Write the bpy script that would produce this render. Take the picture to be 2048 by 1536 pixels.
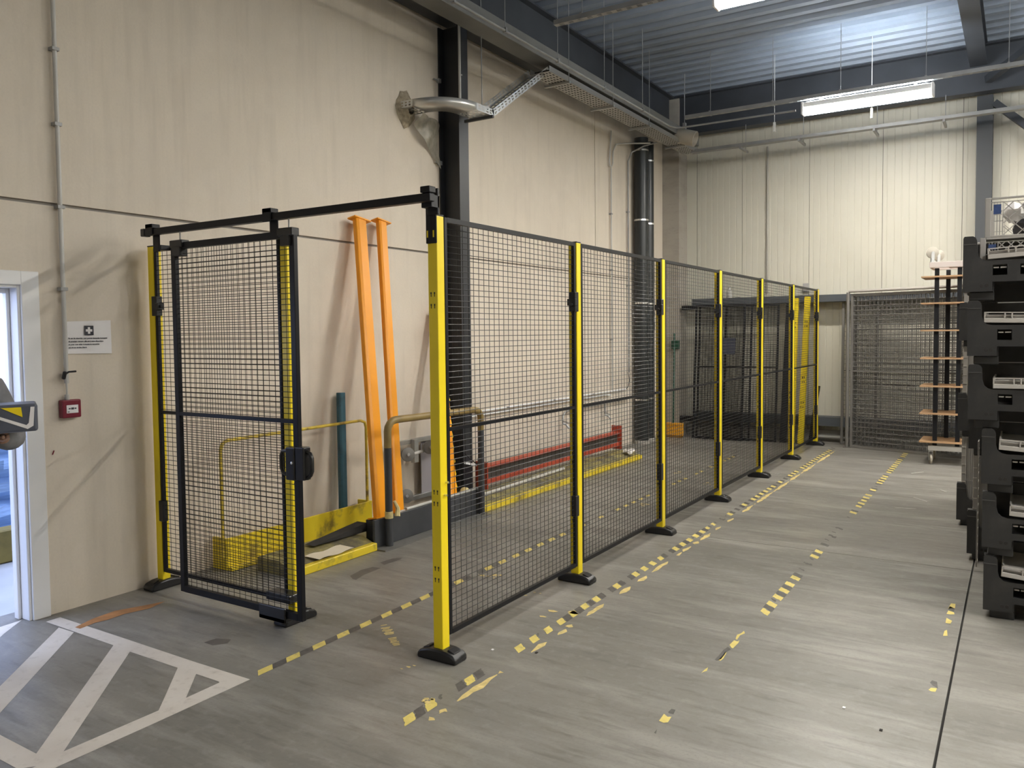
import bpy, math, random
from mathutils import Vector, Matrix, noise

random.seed(7)
C = bpy.context.scene.collection
for o in list(bpy.data.objects):
    bpy.data.objects.remove(o, do_unlink=True)

# ------------------------------------------------------------------ camera, world, lamps' exposure
FPX, SHIFT = 1608.449, -24.155
CAM = Vector((2.50742, -3.27414, 1.69547))
YAW, PITCH, ROLL = 0.56272, 0.04713, -0.01043
fw = Vector((-math.sin(YAW) * math.cos(PITCH), math.cos(YAW) * math.cos(PITCH), -math.sin(PITCH)))
rt0 = Vector((math.cos(YAW), math.sin(YAW), 0)); up0 = rt0.cross(fw)
rt = rt0 * math.cos(ROLL) + up0 * math.sin(ROLL)
up = -rt0 * math.sin(ROLL) + up0 * math.cos(ROLL)
cd = bpy.data.cameras.new('camera'); cam = bpy.data.objects.new('camera', cd); C.objects.link(cam)
cd.sensor_width = 36.0; cd.lens = FPX / 2048 * 36; cd.shift_y = SHIFT / 2048
cd.clip_start = 0.05; cd.clip_end = 200
cam.matrix_world = Matrix(((rt.x, up.x, -fw.x, CAM.x), (rt.y, up.y, -fw.y, CAM.y), (rt.z, up.z, -fw.z, CAM.z), (0, 0, 0, 1)))
sc = bpy.context.scene
sc.camera = cam
sc.view_settings.view_transform = 'Standard'
sc.view_settings.look = 'None'
sc.view_settings.gamma = 1.0
sc.view_settings.use_curve_mapping = False
sc.view_settings.exposure = 1.95
LAMP = 60.0          # tube emission strength
w = bpy.data.worlds.new('sky'); sc.world = w; w.use_nodes = True
w.node_tree.nodes['Background'].inputs[0].default_value = (0.56, 0.67, 1.0, 1)
w.node_tree.nodes['Background'].inputs[1].default_value = 1.3

def ray(px, py, axis, val):
    """point of the place seen at a pixel of the photograph, on the plane axis = val"""
    d = fw + rt * ((px - 1024) / FPX) - up * ((py - 768 - SHIFT) / FPX)
    return CAM + d * ((val - CAM[axis]) / d[axis])
def G(px, py):
    p = ray(px, py, 2, 0); return (p.x, p.y)

# ------------------------------------------------------------------ materials
MATS = {}
def mat(name, col, rough=0.5, metal=0.0, var=0.0, scale=4.0, bump=0.0, bscale=60.0, spec=0.5, alpha=1.0, emit=0.0, stretch=(1, 1, 1), dirt=None, dscale=3.0, damt=0.5):
    m = bpy.data.materials.new(name); m.use_nodes = True
    nt = m.node_tree; N = nt.nodes; L = nt.links
    b = N['Principled BSDF']
    b.inputs['Roughness'].default_value = rough; b.inputs['Metallic'].default_value = metal
    b.inputs['Specular IOR Level'].default_value = spec
    b.inputs['Base Color'].default_value = (*col, 1)
    if alpha < 1: b.inputs['Alpha'].default_value = alpha
    if emit > 0:
        b.inputs['Emission Color'].default_value = (*col, 1); b.inputs['Emission Strength'].default_value = emit
    if var > 0 or bump > 0 or dirt:
        tc = N.new('ShaderNodeTexCoord'); mp = N.new('ShaderNodeMapping'); mp.inputs['Scale'].default_value = stretch
        L.new(tc.outputs['Object'], mp.inputs[0])
    if var > 0 or dirt:
        n = N.new('ShaderNodeTexNoise'); n.inputs['Scale'].default_value = scale; n.inputs['Detail'].default_value = 6
        L.new(mp.outputs[0], n.inputs[0])
        r = N.new('ShaderNodeValToRGB')
        r.color_ramp.elements[0].position = 0.3; r.color_ramp.elements[1].position = 0.7
        lo = tuple(max(0, c * (1 - var)) for c in col); hi = tuple(min(1, c * (1 + var)) for c in col)
        r.color_ramp.elements[0].color = (*lo, 1); r.color_ramp.elements[1].color = (*hi, 1)
        L.new(n.outputs[0], r.inputs[0]); out = r.outputs[0]
        if dirt:
            n2 = N.new('ShaderNodeTexNoise'); n2.inputs['Scale'].default_value = dscale; n2.inputs['Detail'].default_value = 9; n2.inputs['Roughness'].default_value = 0.65
            L.new(mp.outputs[0], n2.inputs[0])
            r2 = N.new('ShaderNodeValToRGB'); r2.color_ramp.elements[0].position = 0.62 - damt * 0.3; r2.color_ramp.elements[1].position = 0.72 - damt * 0.15
            L.new(n2.outputs[0], r2.inputs[0])
            mx = N.new('ShaderNodeMix'); mx.data_type = 'RGBA'
            L.new(r2.outputs[0], mx.inputs[0]); L.new(out, mx.inputs[6]); mx.inputs[7].default_value = (*dirt, 1)
            out = mx.outputs[2]
        L.new(out, b.inputs['Base Color'])
    if bump > 0:
        n3 = N.new('ShaderNodeTexNoise'); n3.inputs['Scale'].default_value = bscale; n3.inputs['Detail'].default_value = 4
        L.new(mp.outputs[0], n3.inputs[0])
        bp = N.new('ShaderNodeBump'); bp.inputs['Strength'].default_value = bump; bp.inputs['Distance'].default_value = 0.01
        L.new(n3.outputs[0], bp.inputs['Height']); L.new(bp.outputs[0], b.inputs['Normal'])
    MATS[name] = m; return m

def layered(name, base, layers, rough, rvar=0.0, bump=0.0, bscale=80, spec=0.5):
    """base colour overlaid with noise layers: (scale xyz, noise scale, lo, hi, colour, amount)"""
    m = bpy.data.materials.new(name); m.use_nodes = True
    nt = m.node_tree; N = nt.nodes; L = nt.links; b = N['Principled BSDF']
    tc = N.new('ShaderNodeTexCoord'); out = None; first = None
    for st, s, lo, hi, col, amt in layers:
        mp = N.new('ShaderNodeMapping'); mp.inputs['Scale'].default_value = st; mp.inputs['Location'].default_value = (s, s * 2, s * 3)
        n = N.new('ShaderNodeTexNoise'); n.inputs['Scale'].default_value = s; n.inputs['Detail'].default_value = 8; n.inputs['Roughness'].default_value = 0.6
        r = N.new('ShaderNodeMapRange'); r.inputs[1].default_value = lo; r.inputs[2].default_value = hi; r.inputs[4].default_value = amt
        L.new(tc.outputs['Object'], mp.inputs[0]); L.new(mp.outputs[0], n.inputs[0]); L.new(n.outputs[0], r.inputs[0])
        mx = N.new('ShaderNodeMix'); mx.data_type = 'RGBA'
        L.new(r.outputs[0], mx.inputs[0]); mx.inputs[7].default_value = (*col, 1)
        if out is None: mx.inputs[6].default_value = (*base, 1); first = n
        else: L.new(out, mx.inputs[6])
        out = mx.outputs[2]
    L.new(out, b.inputs['Base Color']); b.inputs['Specular IOR Level'].default_value = spec
    b.inputs['Roughness'].default_value = rough
    if rvar:
        r = N.new('ShaderNodeMapRange'); r.inputs[1].default_value = 0.35; r.inputs[2].default_value = 0.65
        r.inputs[3].default_value = rough - rvar; r.inputs[4].default_value = rough + rvar
        L.new(first.outputs[0], r.inputs[0]); L.new(r.outputs[0], b.inputs['Roughness'])
    if bump:
        n3 = N.new('ShaderNodeTexNoise'); n3.inputs['Scale'].default_value = bscale; n3.inputs['Detail'].default_value = 5
        L.new(tc.outputs['Object'], n3.inputs[0])
        bp = N.new('ShaderNodeBump'); bp.inputs['Strength'].default_value = bump; bp.inputs['Distance'].default_value = 0.006
        L.new(n3.outputs[0], bp.inputs['Height']); L.new(bp.outputs[0], b.inputs['Normal'])
    MATS[name] = m; return m

floor_m = layered('polished_concrete', (0.225, 0.213, 0.19), [
    ((0.55, 1.3, 1), 0.9, 0.44, 0.62, (0.145, 0.137, 0.12), 0.5),
    ((0.45, 2.4, 1), 2.2, 0.50, 0.68, (0.34, 0.325, 0.295), 0.75),
    ((0.6, 3.2, 1), 6, 0.52, 0.72, (0.11, 0.103, 0.09), 0.6),
    ((1, 1, 1), 16, 0.52, 0.75, (0.33, 0.315, 0.285), 0.4),
    ((1, 1, 1), 60, 0.5, 0.8, (0.14, 0.132, 0.12), 0.4)], 0.42, rvar=0.10, bump=0.05, bscale=25, spec=0.4)
wall_m = layered('precast_concrete', (0.69, 0.615, 0.51), [
    ((1, 1, 1), 0.7, 0.40, 0.75, (0.58, 0.515, 0.43), 0.7),
    ((1, 6, 0.5), 1.6, 0.5, 0.8, (0.52, 0.46, 0.385), 0.55),
    ((1, 1, 1), 5, 0.5, 0.8, (0.74, 0.66, 0.555), 0.5),
    ((1, 1, 1), 70, 0.45, 0.75, (0.59, 0.525, 0.44), 0.4)], 0.8, bump=0.12, bscale=45)
pilaster_m = layered('rough_concrete', (0.36, 0.33, 0.285), [
    ((1, 1, 2), 2, 0.45, 0.75, (0.25, 0.225, 0.195), 0.8),
    ((1, 1, 5), 5, 0.6, 0.75, (0.16, 0.145, 0.13), 0.6)], 0.85, bump=0.3, bscale=20)
caulk_m = mat('joint_caulk', (0.27, 0.25, 0.225), 0.8)
dark_m = mat('joint_dark', (0.03, 0.028, 0.026), 0.9)
white_panel_m = mat('cream_sandwich_panel', (0.55, 0.53, 0.45), 0.45, var=0.03, scale=1.5)
deck_m = mat('roof_deck_steel', (0.22, 0.25, 0.295), 0.5, metal=0.0, var=0.06)
steel_m = mat('anthracite_steel', (0.040, 0.044, 0.052), 0.5, var=0.15, scale=3)
yellow_m = mat('signal_yellow', (0.90, 0.69, 0.012), 0.38, var=0.03, scale=2)
black_m = mat('black_powder_coat', (0.008, 0.0085, 0.011), 0.42, spec=0.28)
blackp_m = mat('black_plastic', (0.012, 0.012, 0.013), 0.32)
wire_m = mat('black_wire', (0.006, 0.006, 0.007), 0.35, spec=0.3)
galv_m = mat('galvanised_steel', (0.46, 0.465, 0.46), 0.38, metal=0.75, var=0.12, scale=9)
galvdull_m = mat('dull_galvanised', (0.30, 0.30, 0.295), 0.5, metal=0.35, var=0.12, scale=6)
alu_m = mat('bright_aluminium', (0.75, 0.75, 0.74), 0.25, metal=0.9)
white_m = mat('white_paint', (0.80, 0.80, 0.80), 0.4)
wgrey_m = mat('white_grey_plastic', (0.52, 0.51, 0.48), 0.45, var=0.06)
paper_m = mat('paper', (0.80, 0.78, 0.78), 0.7)
ink_m = mat('ink', (0.05, 0.05, 0.06), 0.7)
red_m = mat('red_plastic', (0.19, 0.013, 0.03), 0.35)
orange_m = mat('orange_paint', (0.95, 0.36, 0.004), 0.36, var=0.03, scale=3, dirt=(0.78, 0.30, 0.02), dscale=2.2, damt=0.15)
teal_m = mat('teal_paint', (0.035, 0.115, 0.16), 0.45, var=0.12, scale=8, dirt=(0.02, 0.06, 0.08), dscale=5, damt=0.3)
kick_m = mat('worn_yellow', (0.78, 0.60, 0.03), 0.42, var=0.08, scale=4, dirt=(0.33, 0.25, 0.05), dscale=6, damt=0.35)
kerbtop_m = mat('dirty_kerb', (0.30, 0.255, 0.09), 0.75, var=0.3, scale=7, dirt=(0.11, 0.095, 0.06), dscale=5, damt=0.75, bump=0.3, bscale=30)
hoopdark_m = mat('hoop_dark_steel', (0.055, 0.058, 0.065), 0.42, var=0.2, scale=6)
hoopbrown_m = mat('hoop_worn_yellow', (0.27, 0.19, 0.065), 0.4, var=0.25, scale=9)
tapey_m = mat('crumpled_tape', (0.62, 0.52, 0.25), 0.5, var=0.2, scale=30)
redbeam_m = mat('red_oxide_paint', (0.40, 0.062, 0.030), 0.5, var=0.2, scale=5)
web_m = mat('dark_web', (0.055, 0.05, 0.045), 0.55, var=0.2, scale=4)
pipeblack_m = mat('black_duct', (0.022, 0.026, 0.028), 0.36)
green_m = mat('green_handle', (0.008, 0.06, 0.035), 0.4)
broom_m = mat('orange_bristle', (0.72, 0.33, 0.02), 0.65, var=0.2, scale=40)
greymesh_m = mat('grey_mesh', (0.17, 0.162, 0.15), 0.5, metal=0.1)
ply_m = mat('plywood', (0.40, 0.245, 0.13), 0.55, var=0.15, scale=6, stretch=(1, 8, 1))
crate_m = mat('grey_crate_plastic', (0.34, 0.325, 0.30), 0.45, var=0.08, scale=5)
cratel_m = mat('light_crate_plastic', (0.50, 0.475, 0.44), 0.45, var=0.08, scale=6)
pallet_m = mat('black_pallet_plastic', (0.030, 0.030, 0.030), 0.45, var=0.2, scale=5, dirt=(0.055, 0.052, 0.048), dscale=3, damt=0.4)
blue_m = mat('blue_label', (0.03, 0.06, 0.17), 0.4, var=0.3, scale=40)
foam_m = mat('sealing_foam', (0.33, 0.28, 0.20), 0.9, var=0.35, scale=25, bump=0.6, bscale=50)
film_m = mat('grey_film', (0.30, 0.28, 0.23), 0.3, var=0.35, scale=14, alpha=0.72)
tapeyel_m = mat('floor_tape_yellow', (0.74, 0.60, 0.17), 0.5, var=0.12, scale=20, dirt=(0.42, 0.36, 0.17), dscale=25, damt=0.2)
tapedirty_m = mat('floor_tape_worn_yellow', (0.70, 0.55, 0.22), 0.55, var=0.2, scale=25)
tapeblk_m = mat('floor_tape_black', (0.105, 0.097, 0.09), 0.5, var=0.25, scale=25)
mark_m = layered('white_floor_paint', (0.66, 0.61, 0.54), [
    ((1, 1, 1), 3, 0.45, 0.7, (0.55, 0.49, 0.42), 0.6), ((1, 1, 1), 18, 0.55, 0.75, (0.42, 0.37, 0.31), 0.55)], 0.6)
rust_m = mat('rust_stain', (0.40, 0.19, 0.075), 0.6, var=0.35, scale=9)
stain_m = mat('oil_stain', (0.115, 0.105, 0.098), 0.42, var=0.2, scale=12)
lamp_m = mat('lamp_diffuser', (1.0, 0.945, 0.85), 0.5, emit=LAMP)
lampside_m = mat('lamp_diffuser_side', (1.0, 0.945, 0.85), 0.5, emit=LAMP * 0.13)
addglow_m = mat('added_ceiling_glow', (0.80, 0.90, 1.0), 0.5, emit=LAMP * 0.85)  # cool glow added to brighten the roof deck
sleeve_m = mat('grey_jacket', (0.20, 0.20, 0.21), 0.8, var=0.2, scale=12, bump=0.3, bscale=25)
navy_m = mat('navy_cloth', (0.03, 0.045, 0.09), 0.8)
trouser_m = mat('black_trousers', (0.012, 0.012, 0.014), 0.8)
skin_m = mat('skin', (0.45, 0.27, 0.19), 0.5)
hair_m = mat('dark_hair', (0.03, 0.022, 0.018), 0.6)
box_m = mat('grey_box', (0.085, 0.095, 0.125), 0.45, var=0.1)
film2_m = mat('pale_blue_wrap', (0.36, 0.56, 0.92), 0.16, var=0.1, scale=3, stretch=(1, 1, 8), bump=0.8, bscale=7)
ground_m = mat('yard_paving', (0.40, 0.41, 0.42), 0.7, var=0.1, scale=3)
belt_m = mat('blue_grey_steel', (0.062, 0.070, 0.080), 0.5, var=0.1)
horn_m = mat('beige_horn', (0.42, 0.38, 0.31), 0.5)
lfoot_m = blackp_m

# ------------------------------------------------------------------ mesh builder
def loc_of(o):
    p = Vector((0, 0, 0))
    while o is not None:
        p += o.location; o = o.parent
    return p
class MB:
    def __init__(s): s.v = []; s.f = []; s.m = []
    def poly(s, pts, mi=0):
        n = len(s.v); s.v += [tuple(p) for p in pts]; s.f.append(tuple(range(n, n + len(pts)))); s.m.append(mi); return s
    def hexa(s, p, mi=0):
        n = len(s.v); s.v += [tuple(q) for q in p]
        for f in ((0, 3, 2, 1), (4, 5, 6, 7), (0, 1, 5, 4), (1, 2, 6, 5), (2, 3, 7, 6), (3, 0, 4, 7)):
            s.f.append(tuple(n + i for i in f)); s.m.append(mi)
        return s
    def box(s, x0, x1, y0, y1, z0, z1, mi=0):
        return s.hexa([(x0, y0, z0), (x1, y0, z0), (x1, y1, z0), (x0, y1, z0), (x0, y0, z1), (x1, y0, z1), (x1, y1, z1), (x0, y1, z1)], mi)
    def bar(s, a, b, w, h, upv=(0, 0, 1), mi=0):
        a = Vector(a); b = Vector(b); d = (b - a).normalized(); u = Vector(upv)
        if abs(d.dot(u)) > 0.99: u = Vector((0, 1, 0))
        r = d.cross(u).normalized() * (w / 2); u = r.cross(d).normalized() * (h / 2)
        return s.hexa([a - r - u, a + r - u, b + r - u, b - r - u, a - r + u, a + r + u, b + r + u, b - r + u], mi)
    def prism(s, pts, d, mi=0):
        """closed polygon (3-D points) extruded by vector d"""
        n = len(s.v); k = len(pts); d = Vector(d)
        s.v += [tuple(p) for p in pts] + [tuple(Vector(p) + d) for p in pts]
        s.f.append(tuple(n + i for i in reversed(range(k)))); s.m.append(mi)
        s.f.append(tuple(n + k + i for i in range(k))); s.m.append(mi)
        for i in range(k):
            j = (i + 1) % k; s.f.append((n + i, n + j, n + k + j, n + k + i)); s.m.append(mi)
        return s
    def tube(s, path, r, n=10, mi=0, cap=True, r2=None):
        path = [Vector(p) for p in path]; base = len(s.v); K = len(path); prev = None
        for i, p in enumerate(path):
            if i == 0: d = path[1] - p
            elif i == K - 1: d = p - path[i - 1]
            else: d = (path[i + 1] - p).normalized() + (p - path[i - 1]).normalized()
            d.normalize()
            if prev is None:
                u = Vector((0, 0, 1)) if abs(d.z) < 0.9 else Vector((0, 1, 0))
                u = (u - d * u.dot(d)).normalized()
            else: u = (prev - d * prev.dot(d)).normalized()
            prev = u; t = d.cross(u); rr = r if r2 is None else r + (r2 - r) * i / (K - 1)
            for k in range(n):
                a = 2 * math.pi * k / n; s.v.append(tuple(p + (u * math.cos(a) + t * math.sin(a)) * rr))
        for i in range(K - 1):
            for k in range(n):
                a = base + i * n + k; b = base + i * n + (k + 1) % n
                s.f.append((a, b, b + n, a + n)); s.m.append(mi)
        if cap:
            s.f.append(tuple(base + k for k in reversed(range(n)))); s.m.append(mi)
            s.f.append(tuple(base + (K - 1) * n + k for k in range(n))); s.m.append(mi)
        return s
    def grid(s, fn, us, vs, mi=0, skip=None):
        n = len(s.v); W = len(vs)
        for u in us:
            for v in vs: s.v.append(tuple(fn(u, v)))
        for i in range(len(us) - 1):
            for j in range(W - 1):
                if skip and skip(i, j): continue
                s.f.append((n + i * W + j, n + (i + 1) * W + j, n + (i + 1) * W + j + 1, n + i * W + j + 1)); s.m.append(mi)
        return s
    def build(s, name, mats, parent=None, bevel=0, smooth=False, kind=None, solid=0, seg=1):
        if not isinstance(mats, (list, tuple)): mats = [mats]
        off = loc_of(parent) if parent else Vector((0, 0, 0))
        me = bpy.data.meshes.new(name)
        me.from_pydata([(x - off.x, y - off.y, z - off.z) for x, y, z in s.v], [], s.f)
        for m in mats: me.materials.append(m)
        me.polygons.foreach_set('material_index', s.m)
        if smooth: me.polygons.foreach_set('use_smooth', [True] * len(s.f))
        me.update()
        o = bpy.data.objects.new(name, me); C.objects.link(o)
        if parent: o.parent = parent
        if solid:
            md = o.modifiers.new('s', 'SOLIDIFY'); md.thickness = solid; md.offset = 0
        if bevel:
            md = o.modifiers.new('b', 'BEVEL'); md.width = bevel; md.segments = seg; md.limit_method = 'ANGLE'; md.angle_limit = 0.6
        if smooth:
            try: me.set_sharp_from_angle(angle=0.7)
            except Exception: pass
        if kind: o['kind'] = kind
        return o
def tag(o, label=None, cat=None, group=None, kind=None):
    if label: o['label'] = label
    if cat: o['category'] = cat
    if group: o['group'] = group
    if kind: o['kind'] = kind
    return o
def thing(name, loc, label, cat, group=None, rz=0):
    o = bpy.data.objects.new(name, None); C.objects.link(o); o.location = loc; o.rotation_euler = (0, 0, rz)
    o.empty_display_size = 0.1
    return tag(o, label, cat, group)
def dup(o, loc=None, rz=None, label=None, parent=None):
    c = o.copy(); C.objects.link(c)
    if parent: c.parent = parent
    for ch in list(o.children): dup(ch, parent=c)
    if loc is not None: c.location = loc
    if rz is not None: c.rotation_euler = (0, 0, rz)
    if label: c['label'] = label
    return c
def arc(cx, cy, r, a0, a1, n=6):
    return [(cx + r * math.cos(a0 + (a1 - a0) * i / n), cy + r * math.sin(a0 + (a1 - a0) * i / n)) for i in range(n + 1)]
def lathe(mb, base, axis, prof, n=24, mi=0):
    """prof: list of (distance along axis, radius)"""
    a = Vector(axis).normalized(); u = Vector((0, 0, 1)) if abs(a.z) < 0.9 else Vector((1, 0, 0))
    u = (u - a * u.dot(a)).normalized(); t = a.cross(u); b0 = len(mb.v)
    for d, r in prof:
        for k in range(n):
            th = 2 * math.pi * k / n
            mb.v.append(tuple(Vector(base) + a * d + (u * math.cos(th) + t * math.sin(th)) * r))
    for i in range(len(prof) - 1):
        for k in range(n):
            p = b0 + i * n + k; q = b0 + i * n + (k + 1) % n
            mb.f.append((p, q, q + n, p + n)); mb.m.append(mi)
    return mb

# ------------------------------------------------------------------ setting
WX, BY, CZ = -2.5, 9.75, 5.5
XR, YB = 12.0, -13.0
# floor slabs, joints recessed between them
fl = MB().box(WX - 0.3, XR + 0.2, YB - 0.2, BY + 0.2, -0.2, -0.012).build('floor', dark_m, kind='structure')
jx = lambda y: 2.245 - 0.003 * y          # long joint along the hall, shared by both slab edges
g = 0.0055
xs = [WX - 0.25, 2.255, 7.2, XR]
ys = [YB, -3.6, 3.16, BY]
for i in range(3):
    for j in range(3):
        x0 = xs[i] + (g if i else 0); x1 = xs[i + 1] - g
        gy = 0.0028
        MB().box(x0, x1, ys[j] + gy, ys[j + 1] - gy, -0.06, 0).build('slab', floor_m, fl)

# left wall: precast panels on a backing wall, a doorway cut through
DY0, DY1, DZ = -1.75, -0.78, 2.02
b = MB()
b.box(WX - 0.13, WX - 0.02, YB, DY0, 0, CZ).box(WX - 0.13, WX - 0.02, DY1, BY, 0, CZ).box(WX - 0.13, WX - 0.02, DY0, DY1, DZ, CZ)
wl = b.build('wall_left', caulk_m, kind='structure')
ybr = [YB, -6.0, 3.39, 6.87, BY]
gp = 0.007
for j in range(4):
    y0, y1 = ybr[j] + gp, ybr[j + 1] - gp
    rows = [(0, 2.505), (2.525, CZ)] if j < 2 else [(0, 0.262), (0.272, 2.505), (2.52, CZ)]
    for z0, z1 in rows:
        b = MB()
        if j == 1 and z0 == 0:
            b.box(WX - 0.04, WX, y0, DY0, z0, z1).box(WX - 0.04, WX, DY1, y1, z0, z1).box(WX - 0.04, WX, DY0, DY1, DZ, z1)
        else: b.box(WX - 0.04, WX, y0, y1, z0, z1)
        b.build('concrete_panel', wall_m, wl)
MB().box(WX - 0.02, -2.215, 9.36, BY, 0, CZ).build('trim_1', pilaster_m, kind='structure')
# back wall: ribbed sandwich panels
wb = MB().box(WX - 0.25, XR, BY + 0.012, BY + 0.2, 0, CZ).build('wall_back', dark_m, kind='structure')
def ribbed(x0, x1, pitch=0.0985):
    pts = [(x0, 0.0)]; x = x0 + 0.05
    while x < x1 - 0.05:
        pts += [(x, 0), (x + 0.003, 0.004), (x + 0.011, 0.004), (x + 0.014, 0)]; x += pitch
    pts += [(x1, 0)]
    m = MB(); us = list(range(len(pts)))
    m.grid(lambda u, v: (pts[u][0], BY + pts[u][1], v), us, [0, CZ])
    m.poly([(x0, BY, 0), (x0, BY, CZ), (x0, BY + 0.012, CZ), (x0, BY + 0.012, 0)])
    m.poly([(x1, BY, 0), (x1, BY + 0.012, 0), (x1, BY + 0.012, CZ), (x1, BY, CZ)])
    return m
MB().box(-2.215, -2.05, BY - 0.01, BY + 0.012, 0, CZ).build('panel', white_panel_m, wb)
x = -2.05; edges = [-2.045, -1.296, -0.262, 0.772, 1.800, 2.83, 3.86, 4.89, 5.92, 6.95, 7.98, 9.01, 10.04, 11.07, 12.0]
for a, c in zip(edges, edges[1:]):
    ribbed(a + 0.003, c - 0.003).build('panel', white_panel_m, wb)
MB().box(-2.2, XR, BY - 0.05, BY - 0.001, 0, 0.17).build('baseboard_back', mat('kerb_grey', (0.30, 0.29, 0.265), 0.7, var=0.12, scale=5), kind='structure')
# out-of-frame walls that close the hall
MB().box(XR, XR + 0.2, YB, BY + 0.2, 0, CZ).build('wall_right', white_panel_m, kind='structure')
MB().box(WX - 0.25, XR + 0.2, YB - 0.2, YB, 0, CZ).build('wall_front', wall_m, kind='structure')
# trapezoidal roof deck, ribs across the hall
m = MB(); prof = []; y = YB
while y < BY + 0.1:
    prof += [(y, CZ), (y + 0.10, CZ), (y + 0.13, CZ + 0.05), (y + 0.145, CZ + 0.045), (y + 0.16, CZ + 0.05), (y + 0.235, CZ + 0.05)]; y += 0.265
m.grid(lambda u, v: (v, prof[u][0], prof[u][1]), list(range(len(prof))), [WX - 0.25, XR + 0.2])
m.poly([(WX - 0.25, YB, CZ + 0.1), (WX - 0.25, BY + 0.2, CZ + 0.1), (XR + 0.2, BY + 0.2, CZ + 0.1), (XR + 0.2, YB, CZ + 0.1)])
m.build('ceiling', deck_m, kind='structure')
# doorway trim (white, deep reveal)
b = MB()
b.box(WX, WX + 0.018, DY1 - 0.005, DY1 + 0.098, 0, DZ + 0.078).box(WX, WX + 0.018, DY0 - 0.098, DY0 + 0.005, 0, DZ + 0.078)
b.box(WX, WX + 0.018, DY0 + 0.005, DY1 - 0.005, DZ - 0.005, DZ + 0.078)
b.box(WX - 0.135, WX, DY1 - 0.022, DY1, 0, DZ).box(WX - 0.135, WX, DY0, DY0 + 0.022, 0, DZ).box(WX - 0.135, WX, DY0 + 0.022, DY1 - 0.022, DZ - 0.022, DZ)
dr = b.build('door_1', white_m, kind='structure', bevel=0.003)
MB().box(WX - 0.135, WX - 0.085, DY1 - 0.042, DY1 - 0.022, 0, DZ - 0.022).box(WX - 0.135, WX - 0.085, DY0 + 0.022, DY1 - 0.042, DZ - 0.052, DZ - 0.022).build('door_stop', white_m, dr, bevel=0.004)
# yard outside the doorway
MB().box(-14, WX - 0.25, -9, 9, -0.2, -0.004).build('ground', ground_m, kind='structure')
tag(MB().box(-4.12, -3.97, -4, 2.2, 0, 0.25).build('yard_kerb', mat('dull_yellow', (0.25, 0.19, 0.045), 0.6, var=0.3, scale=6), bevel=0.01), 'dirty yellow kerb outside the white doorway', 'kerb')
yy = [i * 0.12 for i in range(-40, 24)]; zz = [0.02 + i * 0.05 for i in range(25)]
tag(MB().grid(lambda u, v: (-4.75 + 0.05 * math.sin(v * 31 + 2.0 * math.sin(u * 2.3)) + 0.03 * math.sin(u * 7 + v * 9), u, v), yy, zz).build('wrapped_pallet_load', film2_m, smooth=True, solid=0.06),
    'pale blue shiny wrapped load outside the doorway behind the yellow kerb', 'pallet load')
t = thing('canopy', (-5.6, -1, 0), 'pale blue canopy frame seen at the top of the doorway', 'canopy')
blue_beam_m = mat('blue_beam', (0.10, 0.17, 0.33), 0.5)
for px_ in (-5.6, -7.6): MB().box(px_ - 0.05, px_ + 0.05, -4.0, 4.0, 2.42, 2.52).build('beam', blue_beam_m, t)
for yy_ in (-4, 4): MB().box(-7.55, -5.65, yy_ - 0.04, yy_ + 0.04, 2.42, 2.52).build('cross_beam', blue_beam_m, t)
for px_ in (-5.6, -7.6):
    for yy_ in (-3.96, 3.96): MB().box(px_ - 0.04, px_ + 0.04, yy_ - 0.04, yy_ + 0.04, 0, 2.42).build('post', white_m, t)

# ------------------------------------------------------------------ structural steel
def ibeam(mb, a, b, h, w, tf, tw, upv=(0, 0, 1)):
    a = Vector(a); b = Vector(b); d = (b - a).normalized(); u = Vector(upv)
    if abs(d.dot(u)) > 0.99: u = Vector((1, 0, 0))
    u = (u - d * u.dot(d)).normalized()
    mb.bar(a + u * (h / 2 - tf / 2), b + u * (h / 2 - tf / 2), w, tf, u)
    mb.bar(a - u * (h / 2 - tf / 2), b - u * (h / 2 - tf / 2), w, tf, u)
    mb.bar(a, b, tw, h - 2 * tf, u); return mb
tag(ibeam(MB(), (WX, 9.40, 5.18), (XR, 9.40, 5.18), 0.63, 0.2, 0.02, 0.014).build('roof_beam', steel_m), 'dark steel roof beam along the top of the ribbed back wall', 'beam')
tag(ibeam(MB(), (1.99, YB, 5.35), (1.99, 9.29, 5.35), 0.30, 0.2, 0.02, 0.014).build('roof_beam', steel_m), 'dark steel roof beam running away at the upper right of the lamps', 'beam')
tag(ibeam(MB(), (-2.36, YB, 5.145), (-2.36, 9.29, 5.145), 0.70, 0.18, 0.02, 0.014).build('roof_beam', steel_m), 'dark steel edge beam along the top of the left concrete wall', 'beam')
tag(ibeam(MB(), (2.065, 9.62, 0), (2.065, 9.62, 4.86), 0.2, 0.19, 0.014, 0.01, (0, 1, 0)).build('steel_column', mat('grey_column', (0.05, 0.054, 0.06), 0.5)), 'grey steel column at the back wall above the shelf trolley', 'column')
t = thing('steel_column', (-2.375, 3.40, 0), 'black steel H column against the left wall under the curved cable tray', 'column')
b = MB().box(-2.498, -2.482, 3.32, 3.48, 0, 4.78).box(-2.262, -2.245, 3.32, 3.48, 0, 4.78).box(-2.482, -2.262, 3.394, 3.406, 0, 4.78)
b.build('shaft', mat('black_steel', (0.022, 0.024, 0.029), 0.42, var=0.1), t)
for z in (3.42, 4.24):
    MB().box(-2.487, -2.472, 3.22, 3.30, z, z + 0.012).box(-2.495, -2.462, 3.29, 3.325, z - 0.012, z + 0.028).build('cable_clip', galv_m, t)
for z in (4.0, 4.28): lathe(MB(), (-2.245, 3.365, z), (1, 0, 0), [(0, .008), (.01, .008), (.012, .0)], 8).build('bolt', galv_m, t)
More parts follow.
